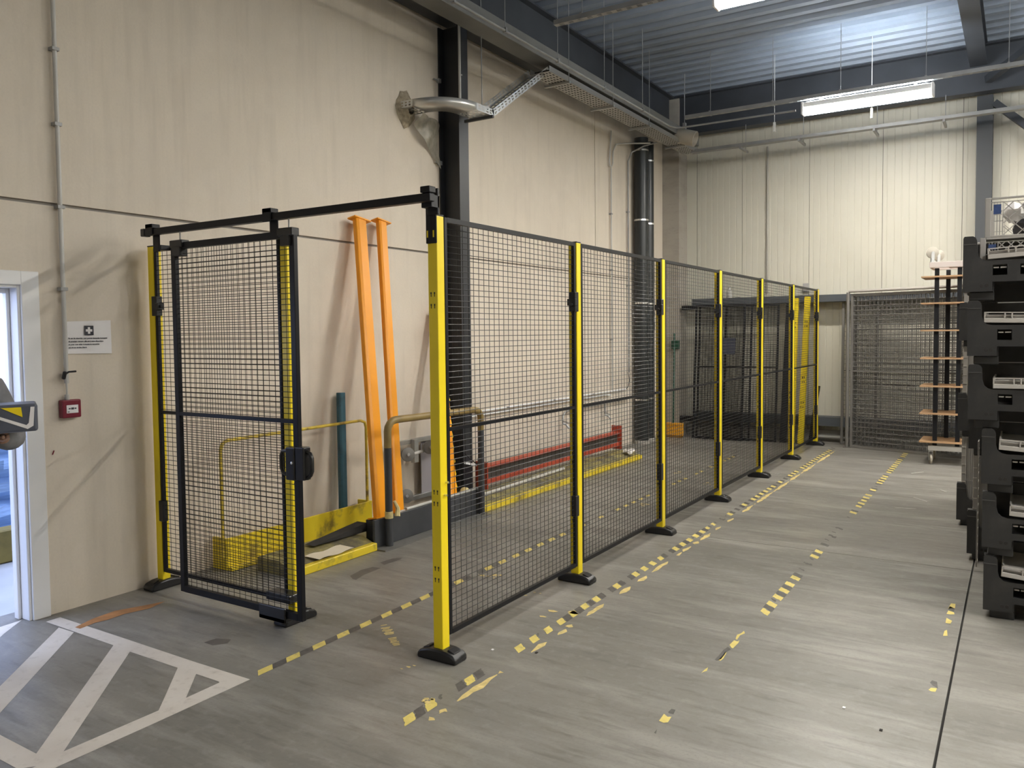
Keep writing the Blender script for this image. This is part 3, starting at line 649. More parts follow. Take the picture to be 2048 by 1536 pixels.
# bottom guide bracket on the middle gate post
tag(MB().box(GX1 - 0.16, GX1 + 0.06, -0.135, -0.075, 0.045, 0.072).box(GX1 - 0.16, GX1 + 0.06, -0.135, -0.122, 0.045, 0.13).box(GX1 - 0.15, GX1 + 0.05, -0.088, -0.002, 0.112 + 0.03, 0.16 + 0.03).build('gate_guide', blackp_m, bevel=0.004), 'black bottom guide bracket of the sliding gate at the middle post', 'guide')
# top track with its three brackets
t = thing('gate_track', (-1.1, SY, 2.37), 'black overhead track of the sliding gate, from the wall post to the corner post', 'track')
MB().box(-2.26, 0.055, SY - 0.021, SY + 0.021, 2.352, 2.392).build('rail', black_m, t, bevel=0.003)
MB().box(-2.30, -2.26, SY - 0.025, SY + 0.025, 2.347, 2.397).build('end_stop', blackp_m, t, bevel=0.004)
for xx in (-2.205, -1.105):
    MB().box(xx - 0.035, xx + 0.035, SY + 0.022, SY + 0.03, 2.25, 2.42).box(xx - 0.035, xx + 0.035, SY - 0.03, SY - 0.022, 2.345, 2.42).box(xx - 0.035, xx + 0.035, SY - 0.03, SY + 0.03, 2.394, 2.42).box(xx - 0.035, xx + 0.035, SY + 0.03, -0.001, 2.26, 2.292).build('bracket', black_m, t, bevel=0.003)
MB().box(-0.062, 0.004, -0.012, -0.001, 2.16, 2.345).box(-0.035, 0.03, -0.03, -0.012, 2.30, 2.43).box(0.0, 0.058, SY - 0.027, SY + 0.027, 2.394, 2.425).box(-0.035, 0.03, SY + 0.025, -0.012, 2.33, 2.394).build('corner_bracket', black_m, t, bevel=0.003)
b = MB()
for dx in (-0.05, -0.012): b.box(dx - 0.004, dx + 0.004, -0.0130, -0.0122, 2.19, 2.225)
b.build('bracket_slots', yellow_m, t)

# ------------------------------------------------------------------ kerb, kick plate, hoop guard along the left wall
def kerb(y0, y1, label):
    t = thing('yellow_kerb', (-1.9, (y0 + y1) / 2, 0), label, 'kerb')
    MB().box(-1.80, -1.745, y0, y1, 0, 0.062).build('front_face', kick_m, t, bevel=0.006)
    m = MB().prism([(-1.80, y0, 0), (-1.80, y0, 0.062), (-1.90, y0, 0.10), (-2.13, y0, 0.105), (-2.13, y0, 0)], (0, y1 - y0, 0)); m.build('top', kerbtop_m, t)
    return t
kerb(0.60, 1.455, 'short chipped yellow kerb in front of the yellow kick plate')
kerb(2.95, 6.72, 'long dirty yellow kerb along the wall behind the mesh fence')
t = thing('kick_plate_barrier', (-2.32, 1.27, 0), 'yellow kick plate with a thin bent guard rail on the concrete wall', 'barrier')
MB().box(-2.335, -2.315, 0.48, 2.03, 0.005, 0.235).build('plate', kick_m, t, bevel=0.003)
MB().box(-2.315, -2.27, 0.49, 2.02, 0.005, 0.03).build('foot_flange', kick_m, t)
for y_ in (0.48, 2.01): MB().box(-2.47, -2.335, y_, y_ + 0.02, 0.005, 0.235).build('end_plate', kick_m, t)
pth = [(-2.345, 0.475, 0.10), (-2.345, 0.475, 0.88), (-2.345, 0.49, 0.925), (-2.345, 0.53, 0.945), (-2.345, 1.93, 0.955), (-2.345, 1.985, 0.935), (-2.345, 2.0, 0.89), (-2.345, 2.0, 0.10)]
MB().tube(pth, 0.013, 10).build('guard_rail', mat('worn_rail', (0.62, 0.46, 0.05), 0.45, var=0.2, scale=14, dirt=(0.20, 0.14, 0.04), dscale=9, damt=0.25), t, smooth=True)
tag(MB().prism([(-1.95, 1.555, 0.178), (-1.95, 0.98, 0.118), (-1.95, 1.555, 0.107)], (-0.1, 0, 0)).build('warped_board', dark_m), 'dark warped board wedged between kick plate and short kerb', 'board')
tag(MB().grid(lambda u, v: (-1.86 + 0.10 * v, 0.80 + 0.36 * u + 0.05 * v, 0.098 - 0.022 * v + 0.006 * math.sin(u * 9)), [i / 8 for i in range(9)], [0, 0.5, 1]).build('scrap_paper', mat('scrap', (0.66, 0.58, 0.44), 0.8)), 'torn scrap of brown paper lying on the chipped short kerb', 'scrap')
t = thing('hoop_guard', (-1.72, 2.2, 0), 'bent pipe hoop guard on a dark plate, worn yellow at the top', 'guard')
MB().box(-1.80, -1.775, 1.46, 2.95, 0.012, 0.235).build('plate', hoopdark_m, t, bevel=0.003)
MB().box(-1.96, -1.80, 1.56, 2.93, 0.0, 0.20).build('body', hoopdark_m, t)
MB().box(-1.775, -1.66, 1.45, 2.95, 0.0, 0.012).build('base_plate', mat('hoop_base', (0.16, 0.155, 0.145), 0.5), t)
XH = -1.735
for y_ in (1.585, 2.895): MB().tube([(XH, y_, 0.012), (XH, y_, 0.80)], 0.030, 14).build('leg', hoopdark_m, t, smooth=True)
pa = [(XH, 1.585, 0.80), (XH, 1.585, 0.93)] + [(XH, 1.585 + 0.10 * (1 - math.cos(a)), 0.93 + 0.085 * math.sin(a)) for a in (0.4, 0.8, 1.2, 1.57)]
pa += [(XH, 2.795, 1.0)] + [(XH, 2.795 + 0.10 * math.sin(a), 0.915 + 0.085 * math.cos(a)) for a in (0.4, 0.8, 1.2, 1.57)] + [(XH, 2.895, 0.80)]
MB().tube(pa, 0.030, 14, cap=False).build('top_bend', hoopbrown_m, t, smooth=True)
m = MB().tube([(XH, 1.585, 0.235), (XH, 1.585, 0.29)], 0.034, 12)
m.tube([(XH + 0.03, 1.65, 0.24), (XH + 0.02, 1.67, 0.30), (XH, 1.65, 0.36)], 0.024, 7, r2=0.012)
tag(m.build('crumpled_tape', tapey_m, smooth=True), 'crumpled yellowish tape tied round the near hoop leg', 'tape')
tag(lathe(MB(), (-1.86, 2.80, 0.201), (0, 0, 1), [(0, 0.0), (0, 0.04), (0.03, 0.05), (0.06, 0.03), (0.07, 0.0)], 10).build('crumpled_rag', tapey_m, smooth=True), 'small pale crumpled rag beside the foot of the orange upright', 'rag')

# leaning beams: bottom and top centre lines
def leaning(name, bot, top, sx, sy, mtl, label, cat='beam', plates=True):
    t = thing(name, bot, label, cat)
    B0 = Vector(bot); T0 = Vector(top); d = (T0 - B0).normalized(); yv = Vector((0, 1, 0)); yv = (yv - d * yv.dot(d)).normalized(); xv = yv.cross(d).normalized()
    def P(a, b_, c): return B0 + xv * a + yv * b_ + d * c
    L_ = (T0 - B0).length; hx, hy = sx / 2, sy / 2
    # stepped box profile like a pallet rack beam
    pr = [(-hx, -hy), (hx * 0.55, -hy), (hx, -hy * 0.55), (hx, hy), (-hx, hy)]
    MB().prism([P(a, b_, 0) for a, b_ in pr][::-1], d * L_).build('profile', mtl, t, bevel=0.004)
    if plates:
        for c in (0, L_ - 0.012):
            MB().hexa([P(-hx - 0.03, -hy - 0.03, c), P(hx + 0.008, -hy - 0.03, c), P(hx + 0.008, hy + 0.055, c), P(-hx - 0.03, hy + 0.055, c), P(-hx - 0.03, -hy - 0.03, c + 0.012), P(hx + 0.008, -hy - 0.03, c + 0.012), P(hx + 0.008, hy + 0.055, c + 0.012), P(-hx - 0.03, hy + 0.055, c + 0.012)]).build('end_plate', mtl, t)
    return t
leaning('orange_beam', (-1.875, 1.64, 0.203), (-2.405, 2.03, 2.72), 0.055, 0.115, orange_m, 'left orange rack beam leaning on the concrete wall')
leaning('orange_beam', (-1.875, 1.866, 0.203), (-2.405, 2.315, 2.735), 0.05, 0.092, orange_m, 'right orange rack beam leaning on the concrete wall')
t = leaning('orange_upright', (-1.90, 2.665, 0.203), (-2.40, 3.13, 1.95), 0.04, 0.09, orange_m, 'third orange upright with yellow toothed edge, half hidden behind the corner post', plates=False)
B0 = Vector((-1.90, 2.665, 0.203)); T0 = Vector((-2.40, 3.13, 1.95)); b = MB()
for k in range(14):
    c = B0 + (T0 - B0) * (0.03 + 0.9 * k / 14) + Vector((0.0, 0.043, 0))
    b.hexa([c + Vector(q) for q in ((-.012, 0, 0), (.012, 0, 0), (.012, .022, .02), (-.012, .022, .02), (-.03, 0, .09), (-.006, 0, .09), (-.006, .022, .075), (-.03, .022, .075))])
b.build('toothed_edge', yellow_m, t)
leaning('teal_beam', (-2.385, 1.74, 0.01), (-2.445, 1.80, 1.205), 0.045, 0.07, teal_m, 'dark teal steel bar leaning behind the yellow kick plate', plates=False)

# tipped dolly with casters leaning on the wall
def caster(mb_parent, c, ax, fork, r=0.055, wth=0.03, wm=None, name='caster'):
    c = Vector(c); a = Vector(ax).normalized()
    m = MB(); lathe(m, c - a * wth / 2, a, [(0, 0.0), (0, r * 0.55), (0.002, r * 0.6), (0.002, r * 0.9), (0.006, r), (wth - 0.006, r), (wth - 0.002, r * 0.9), (wth - 0.002, r * 0.6), (wth, r * 0.55), (wth, 0)], 22)
    o = m.build(name, wm or mat('wheel_rubber', (0.20, 0.195, 0.185), 0.5), mb_parent, smooth=True)
    f = Vector(fork); b_ = MB()
    for s_ in (-1, 1): b_.bar(c + a * s_ * (wth / 2 + 0.006), c + a * s_ * (wth / 2 + 0.006) + f, 0.035, 0.004, a)
    b_.bar(c + f - a * (wth / 2 + 0.01), c + f + a * (wth / 2 + 0.01), 0.05, 0.008, f)
    off = loc_of(o)
    fo = b_.build('fork', galv_m, mb_parent); fo.parent = o; fo.location = -o.location
    for v in fo.data.vertices: pass
    b2 = MB(); lathe(b2, c - a * (wth / 2 + 0.009), a, [(0, 0), (0, .014), (wth + 0.018, .014), (wth + 0.018, 0)], 10)
    ho = b2.build('hub', galv_m, mb_parent, smooth=True); ho.parent = o
    return o
t = thing('tipped_dolly', (-2.30, 2.75, 0.105), 'galvanised wheeled dolly standing on its side against the wall', 'dolly')
DXA = -2.40
MB().box(DXA - 0.02, DXA + 0.015, 2.40, 3.24, 0.66, 0.70).box(DXA - 0.02, DXA + 0.015, 2.40, 3.24, 0.108, 0.15).box(DXA - 0.02, DXA + 0.015, 2.40, 2.44, 0.15, 0.66).box(DXA - 0.02, DXA + 0.015, 3.20, 3.24, 0.15, 0.66).build('frame', galv_m, t, bevel=0.002)
MB().box(DXA - 0.03, DXA - 0.022, 2.86, 3.22, 0.12, 0.69).build('deck', mat('dolly_deck', (0.33, 0.31, 0.33), 0.45), t)
MB().tube([(DXA + 0.05, 2.60, 0.565), (DXA + 0.05, 3.25, 0.60)], 0.018, 10).build('cross_tube', wgrey_m, t, smooth=True)
MB().box(DXA + 0.015, DXA + 0.06, 2.66, 2.72, 0.48, 0.70).build('bracket', galv_m, t)
for (y_, z_) in ((2.50, 0.585), (2.83, 0.61), (2.47, 0.20), (3.12, 0.20)):
    caster(t, (DXA + 0.11, y_, z_), (0.85, -0.5, 0.1), (-0.085, 0.0, 0.0), r=0.065)

# loose pipes on the kerb, red beam
tag(MB().tube([(-1.845, 1.80, 0.2165), (-1.845, 2.92, 0.2165)], 0.016, 10).build('loose_pipe', wgrey_m, smooth=True), 'pale pipe lying on the dark plate beside the hoop guard', 'pipe')
tag(MB().tube([(-1.787, 1.86, 0.249), (-1.787, 2.9, 0.249)], 0.013, 10).build('loose_pipe', wgrey_m, smooth=True), 'thinner pale pipe lying in front at the hoop guard plate', 'pipe')
tag(MB().tube([(-1.915, 3.0, 0.125), (-1.95, 4.9, 0.125)], 0.017, 10).build('loose_pipe', wgrey_m, smooth=True), 'long pale pipe lying on the dirty kerb in front of the red beam', 'pipe')
t = thing('red_beam', (-2.2, 5.08, 0.11), 'long red oxide steel beam with a dark web lying along the kerb', 'beam')
Y0, Y1 = 3.50, 6.76
MB().box(-2.19, -2.09, Y0, Y1, 0.315, 0.345).box(-2.19, -2.09, Y0, Y1, 0.15, 0.20).build('flange', redbeam_m, t, bevel=0.004)
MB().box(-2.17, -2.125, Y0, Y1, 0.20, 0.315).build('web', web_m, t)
for y_ in (Y0 - 0.02, Y1): MB().box(-2.215, -2.065, y_, y_ + 0.022, 0.107, 0.43 if y_ > 5 else 0.39).build('end_plate', redbeam_m, t, bevel=0.003)
tag(MB().box(-1.83, -1.77, 6.40, 6.52, 0.0, 0.0).build('x', paper_m), 'x', 'x') if False else None
tag(MB().grid(lambda u, v: (-1.89 + 0.10 * v, 6.42 + 0.16 * u, 0.108 + 0.02 * math.sin(u * 5 + v * 4) + 0.02), [i / 5 for i in range(6)], [0, .5, 1]).build('crumpled_paper', paper_m, solid=0.03), 'white crumpled paper on the far end of the dirty kerb', 'paper')
# black strap on the column
tag(MB().tube([(-2.235, 3.325, 0.50), (-2.20, 3.36, 0.44), (-2.17, 3.46, 0.36), (-2.20, 3.52, 0.42)], 0.006, 6).build('strap', blackp_m, smooth=True), 'black strap hanging round the foot of the black column', 'strap')
tag(MB().bar((-2.22, 3.30, 0.40), (-2.19, 3.50, 0.345), 0.004, 0.022).build('white_strip', white_m), 'white strip stuck across the black column near the floor', 'strip')

# broom at the pilaster
t = thing('broom', (-2.19, 9.06, 0), 'broom with dark green handle and orange head leaning at the back corner', 'broom')
MB().box(-2.34, -2.04, 9.03, 9.09, 0.035, 0.20).build('bristles', broom_m, t)
MB().box(-2.345, -2.035, 9.02, 9.10, 0.20, 0.235).build('head', broom_m, t, bevel=0.006)
MB().box(-2.33, -2.05, 9.028, 9.032, 0.002, 0.04).box(-2.33, -2.05, 9.088, 9.092, 0.002, 0.04).build('bristle_tips', mat('tips', (0.25, 0.12, 0.02), 0.8), t)
MB().tube([(-2.20, 9.06, 0.23), (-2.275, 9.30, 1.68)], 0.016, 10).build('handle', green_m, t, smooth=True)
MB().box(-2.32, -2.20, 9.27, 9.355, 1.42, 1.56).build('wall_holder', green_m, t, bevel=0.008)

# ------------------------------------------------------------------ back area: rails, stored panels and posts
t = thing('wall_rail', (0, 9.6, 2.13), 'upper blue grey steel rail along the back wall behind the stored panels', 'rail')
MB().box(-2.03, 4.0, 9.46, 9.48, 2.13, 2.235).box(-2.03, 4.0, 9.48, BY - 0.002, 2.215, 2.235).box(-2.03, 4.0, 9.48, BY - 0.002, 2.13, 2.15).build('channel', belt_m, t)
MB().box(-2.17, -1.95, 9.36, 9.455, 2.055, 2.125).build('end_stub', black_m, t, bevel=0.004)
t = thing('wall_rail', (0, 9.6, 0.25), 'lower dark steel rail along the back wall above the base kerb', 'rail')
MB().box(-2.03, 4.0, 9.50, 9.52, 0.255, 0.39).box(-2.03, 4.0, 9.52, BY - 0.002, 0.37, 0.39).box(-2.03, 4.0, 9.52, BY - 0.002, 0.255, 0.275).build('channel', belt_m, t)
MB().box(-2.20, -1.95, 9.36, 9.455, 0.24, 0.32).build('end_stub', black_m, t, bevel=0.004)
tag(MB().tube([(-0.1, 9.60, 0.085), (3.0, 9.60, 0.085)], 0.022, 10).build('floor_pipe', wgrey_m, smooth=True), 'pale pipe lying along the foot of the back wall', 'pipe')
for xx, zz, lb in ((-1.44, 2.236, 'small grey bottle standing on the upper rail'), ):
    m = MB(); lathe(m, (xx, 9.55, zz), (0, 0, 1), [(0, 0), (0, 0.045), (0.11, 0.045), (0.135, 0.02), (0.17, 0.02), (0.17, 0)], 14); tag(m.build('spray_bottle', wgrey_m, smooth=True), lb, 'bottle')
tag(MB().box(-0.34, -0.25, BY - 0.05, BY, 2.30, 2.43).build('junction_box', mat('jbox', (0.33, 0.32, 0.31), 0.5), bevel=0.006), 'small grey junction box on the back wall above the leaning yellow posts', 'junction box')
def stored(x0, y0, w, h, label, lean=0.10, rz=0.0):
    t = mesh_panel(w, 0.0, h, label, 'stored black mesh panels', mid=1.14, r=0.0026, fw_=0.03)
    t.location = (x0, y0, 0.004); t.rotation_euler = (-lean, 0, rz); return t
stored(-1.90, 9.10, 0.80, 2.13, 'stored black mesh panel, nearest and leftmost of the leaning panels', 0.085)
stored(-1.86, 9.155, 0.86, 2.12, 'stored black mesh panel just behind the leftmost one', 0.085)
stored(-1.45, 9.21, 0.84, 2.12, 'stored black mesh panel reaching farthest right of the leaning panels', 0.085)
tag(MB().hexa([Vector(p) for p in ((-1.50, 9.195, 1.34), (-1.24, 9.195, 1.34), (-1.24, 9.205, 1.34), (-1.50, 9.205, 1.34), (-1.50, 9.217, 1.60), (-1.24, 9.217, 1.60), (-1.24, 9.227, 1.60), (-1.50, 9.227, 1.60))]).build('hazard_sign', mat('navy_sign', (0.035, 0.04, 0.065), 0.5)), 'dark blue square sign tied to the stored mesh panels', 'sign')
tag(MB().hexa([Vector(p) for p in ((-0.56, 9.20, 0.003), (-0.46, 9.20, 0.003), (-0.46, 9.23, 0.003), (-0.56, 9.23, 0.003), (-0.52, 9.42, 2.13), (-0.42, 9.42, 2.13), (-0.42, 9.45, 2.13), (-0.52, 9.45, 2.13))]).build('dark_board', black_m, bevel=0.003), 'narrow solid black board leaning left of the yellow posts', 'board')
def stored_post(x0, x1, y0, y1, h, label):
    t = thing('stored_post', (x0, y0, 0), label, 'post')
    a = Vector((x0, y0, 0.003)); b_ = Vector((x1, y1, h)); d = (b_ - a)
    MB().bar(a, b_, 0.085, 0.05, (0, 1, 0)).build('shaft', yellow_m, t, bevel=0.003)
    m = MB()
    for k in (0.25, 0.28, 0.42, 0.45, 0.80, 0.83):
        for dx in (-0.015, 0.012):
            c = a + d * k + Vector((dx, -0.026, 0)); m.box(c.x - 0.005, c.x + 0.005, c.y - 0.001, c.y + 0.002, c.z - 0.014, c.z + 0.014)
    m.build('keyhole_slots', dark_m, t)
stored_post(-0.385, -0.375, 9.22, 9.41, 2.19, 'stored yellow post leaning at the back wall, left one of two')
stored_post(-0.245, -0.20, 9.19, 9.40, 2.21, 'stored yellow post leaning at the back wall, right one of two')
tag(MB().bar((-0.115, 9.20, 0.004), (-0.05, 9.47, 0.86), 0.05, 0.03, (0, 1, 0)).build('black_bar', black_m), 'short black bar leaning near the far end of the fence', 'bar')

# grey mesh panels at the far right
def grey(x, y, w, h, rz, label, lean=0.0, px_=0.058, pz=0.068, r=0.0028):
    t = mesh_panel(w, 0.0, h, label, 'grey mesh panels by the back wall', mid=h * 0.5, mf=greymesh_m, mw=greymesh_m, fw_=0.035, px_=px_, pz=pz, r=r, name='grey_mesh_panel', ft=0.035)
    t.location = (x, y, 0.004); t.rotation_euler = (-lean, 0, rz); return t
grey(0.262, 9.50, 0.50, 2.19, 0.0, 'narrow visible end of a grey mesh panel behind the large ones', 0.03)
for k, (dx, dy, lb) in enumerate(((0.0, 0.0, 'front grey mesh panel of the bundle left of the shelf trolley'), (0.004, 0.075, 'second grey mesh panel inside the bundle left of the shelf trolley'), (-0.004, 0.15, 'third grey mesh panel inside the bundle left of the shelf trolley'), (0.010, 0.22, 'rear grey mesh panel of the bundle left of the shelf trolley'))):
    grey(0.455 + dx, 9.155 + dy, 1.75, 2.215, -0.30, lb, 0.0, pz=0.066 + 0.004 * k, r=0.0044)
t = thing('grey_post', (0.455, 9.13, 0), 'round grey post at the left end of the grey mesh bundle', 'post')
MB().tube([(0.415, 9.13, 0.0), (0.415, 9.13, 2.24)], 0.024, 14).build('shaft', greymesh_m, t, smooth=True)
MB().box(0.37, 0.46, 9.085, 9.175, 0, 0.008).build('base_plate', greymesh_m, t)
tag(MB().tube([(0.43, 9.12, 2.255), (2.1, 8.605, 2.255)], 0.02, 10).build('top_pipe', mat('pinkish_pipe', (0.40, 0.37, 0.34), 0.45), smooth=True), 'pale pipe lying along the top of the grey mesh bundle', 'pipe')

# ------------------------------------------------------------------ shelf trolley
SXL, SYF, SYB = 1.455, 8.02, 8.58
t = thing('shelf_trolley', (1.85, 8.3, 0), 'tall shelf trolley with seven plywood shelves beside the black stacks', 'trolley')
zs = [0.275, 0.63, 0.975, 1.325, 1.675, 2.015, 2.345]
for z in zs: MB().box(SXL, SXL + 0.62, SYF, SYB, z, z + 0.018).build('shelf', ply_m, t)
for (px_, py_) in ((SXL + 0.17, SYF + 0.10), (SXL + 0.27, SYB - 0.06), (SXL + 0.42, SYF + 0.10), (SXL + 0.50, SYB - 0.06), (SXL + 0.58, SYF + 0.10), (SXL + 0.58, SYB - 0.06)):
    MB().box(px_ - 0.025, px_ + 0.025, py_ - 0.02, py_ + 0.02, 0.235, 2.46).build('post', black_m, t)
frm = mat('dolly_frame', (0.40, 0.385, 0.355), 0.45, metal=0.2)
frm2 = mat('dolly_frame_pale', (0.50, 0.44, 0.41), 0.45)
MB().box(SXL + 0.10, SXL + 0.62, SYF + 0.03, SYF + 0.07, 0.175, 0.235).box(SXL + 0.10, SXL + 0.62, SYB - 0.07, SYB - 0.03, 0.175, 0.235).box(SXL + 0.10, SXL + 0.14, SYF + 0.07, SYB - 0.07, 0.175, 0.235).build('base_frame', frm, t, bevel=0.003)
for (cx_, cy_) in ((SXL + 0.13, SYF + 0.05), (SXL + 0.13, SYB - 0.05), (SXL + 0.54, SYF + 0.05), (SXL + 0.54, SYB - 0.05)):
    caster(t, (cx_, cy_, 0.062), (1, 0.25, 0), (0, 0, 0.105), r=0.062, wm=mat('cwheel', (0.30, 0.27, 0.22), 0.5))
t = thing('upturned_dolly', (1.85, 8.2, 2.46), 'pale dolly lying upside down on the shelf trolley, wheels in the air', 'dolly')
MB().box(SXL + 0.09, SXL + 0.62, SYF + 0.02, SYF + 0.06, 2.465, 2.535).box(SXL + 0.09, SXL + 0.62, SYB - 0.07, SYB - 0.03, 2.465, 2.535).box(SXL + 0.09, SXL + 0.13, SYF + 0.06, SYB - 0.07, 2.465, 2.535).box(SXL + 0.30, SXL + 0.62, SYF + 0.10, SYF + 0.20, 2.461, 2.50).build('frame', frm2, t, bevel=0.003)
clear = mat('pale_wheel', (0.40, 0.37, 0.31), 0.35)
for (cx_, cy_) in ((SXL + 0.12, SYF + 0.05), (SXL + 0.15, SYB - 0.05), (SXL + 0.54, SYF + 0.05), (SXL + 0.54, SYB - 0.05)):
    caster(t, (cx_, cy_, 2.655), (0.35, -0.9, 0), (0, 0, -0.118), r=0.072, wm=clear)

# ------------------------------------------------------------------ stacks of black pallets with grey crates
UW, UD = 0.80, 1.10
def make_pallet(label):
    t = thing('stacking_pallet', (0, 0, 0), label, 'pallet', 'black stacking pallets')
    # end walls: grid of cells, window cells open
    b = MB()
    xb = [0, 0.07, 0.15, 0.222, 0.285, 0.332, 0.40]; zb = [0.05, 0.105, 0.142, 0.202, 0.228]
    def wall(y0, y1, mir):
        for i in range(len(xb) - 1):
            for j in range(len(zb) - 1):
                if j == 0 and xb[i] >= 0.15: continue
                if j == 2 and (i in (2, 4)): continue
                a, c = xb[i], xb[i + 1]
                if mir: a, c = UW - c, UW - a
                b.box(a, c, y0, y1, zb[j], zb[j + 1])
    for (y0, y1) in ((0, 0.028), (UD - 0.028, UD)):
        for mir in (0, 1): wall(y0, y1, mir)
    b.box(0.332, 0.47, 0.0, 0.028, 0.05, 0.105)
    b.box(0, 0.028, 0.028, UD - 0.028, 0.105, 0.228).box(UW - 0.028, UW, 0.028, UD - 0.028, 0.105, 0.228)
    b.box(0.028, UW - 0.028, 0.028, UD - 0.028, 0.108, 0.13)
    b.build('body', pallet_m, t, bevel=0.0)
    MB().box(0.029, UW - 0.029, UD * 0.42, UD * 0.42 + 0.03, 0.0, 0.365).build('added_baffle', pallet_m, t)  # full-width baffle added to keep the pallet openings dark
    # rounded fillets in the U corners and the corner horns
    for (cx_, sx_) in ((0, 1), (UW, -1)):
        for (y0, y1) in ((0, 0.028), (UD - 0.028, UD)):
            pr = [(0, 0.228), (0, 0.36), (0.006, 0.372), (0.05, 0.372), (0.064, 0.362), (0.07, 0.345)] + [(0.07 + 0.002, 0.28), (0.08, 0.252), (0.098, 0.234), (0.125, 0.228)]
            pts = [(cx_ + sx_ * a, y0, z) for a, z in pr]
            if sx_ > 0: pts = pts[::-1]
            MB().prism(pts, (0, y1 - y0, 0)).build('corner_post', pallet_m, t)
        for y_ in (-0.003, UD - 0.001):
            a, c = sorted((cx_ - sx_ * 0.001, cx_ + sx_ * 0.066)); MB().box(a, c, y_, y_ + 0.004, 0.3235, 0.3275).build('seam', mat('seam%d%d' % (sx_ > 0, y_ > 0), (0.09, 0.088, 0.082), 0.4), t)
        for (y0, y1) in ((0.028, 0.09), (UD - 0.09, UD - 0.028)):
            a, c = sorted((cx_, cx_ + sx_ * 0.028)); MB().box(a, c, y0, y1, 0.228, 0.368).build('corner_side', pallet_m, t)
    # leg blocks, stepped feet
    for cx_ in (0.0, 0.335, UW - 0.158):
        for cy_ in (0.0, 0.47, UD - 0.16):
            yy0 = cy_ + (0.03 if cy_ == 0 else 0); x0 = cx_ + (0.032 if cx_ == 0 else 0.01); x1 = cx_ + (0.158 if cx_ < 0.3 else (0.135 if cx_ < 0.5 else 0.126))
            MB().box(cx_ + 0.001, cx_ + 0.157 if cx_ != 0.335 else 0.47, max(cy_, 0.0285), cy_ + 0.15, 0.05, 0.107).build('leg', pallet_m, t)
            MB().box(x0, x1, yy0 + 0.005, cy_ + 0.14, 0.0, 0.05).build('foot', pallet_m, t, bevel=0.004)
    # light ribs seen in the windows
    for (a, c) in ((0.155, 0.18), (0.188, 0.218), (0.29, 0.328), (UW - 0.218, UW - 0.16), (UW - 0.328, UW - 0.29)): MB().box(a, c, 0.012, 0.030, 0.183, 0.190).build('window_rib', cratel_m, t)
    b = MB()
    for a in (0.056 + 0.04, 0.036 + 0.105 - 0.02): lathe(b, (a, 0.0005, 0.085), (0, -1, 0), [(0, 0.011), (0.001, 0.009), (0.001, 0)], 12)
    b.build('plug', dark_m, t)
    return t
def stack_lab(k): return ['bottom', 'second lowest', 'third lowest', 'fourth lowest', 'second highest', 'topmost'][k]
pal = make_pallet('%s black pallet of the nearest stack' % stack_lab(0))
lefts = [2.352, 2.340, 2.332, 2.258, 2.250, 2.222]
HP = 0.3725
pal.location = (lefts[0], 2.135, 0)
for k in range(1, 6): dup(pal, (lefts[k], 2.135 + random.uniform(-.006, .006), HP * k), 0, '%s black pallet of the nearest stack' % stack_lab(k))
# folded grey crates tucked in the pallets
def make_folded(label):
    t = thing('folded_crate', (0, 0, 0), label, 'crate', 'folded grey crates')
    W, D, H = 0.56, 0.78, 0.062
    MB().box(0, W, 0, D, 0.0, 0.026).build('base', cratel_m, t, bevel=0.002)
    b = MB().box(0.004, W - 0.004, 0.034, D - 0.012, 0.026, 0.046)
    for xx in (0, 0.10, 0.135, 0.25, 0.40, 0.45, W - 0.008): b.box(xx, xx + 0.007, 0, 0.034, 0.026, H)
    b.box(0.008, W - 0.008, 0.004, 0.030, 0.043, 0.046).box(0, W, 0, 0.010, H - 0.006, H).box(0, 0.01, 0.012, D, 0.046, H).box(W - 0.01, W, 0.012, D, 0.046, H)
    b.build('ribs', crate_m if False else cratel_m, t)
    return t
fc = make_folded('pale folded crate in the %s black pallet of the nearest stack' % stack_lab(0))
offs = [(0.075, 0.04), (0.132, -0.01), (0.085, 0.055), (0.115, 0.0), (0.10, 0.03), (0.155, -0.055)]
offs = [(0.088, 0.075), (0.135, 0.035), (0.085, 0.055), (0.125, -0.005), (0.082, 0.025), (0.125, -0.05)]
for k in range(6):
    o = fc if k == 0 else dup(fc, label='pale folded crate in the %s black pallet of the nearest stack' % stack_lab(k))
    x_, tilt = offs[k]
    o.location = (lefts[k] + x_, 2.172 - 0.042, HP * k + 0.2305 + (0.56 * math.sin(tilt) if tilt > 0 else 0) * 0.62 + 0.004); o.rotation_euler = (0, tilt, 0)
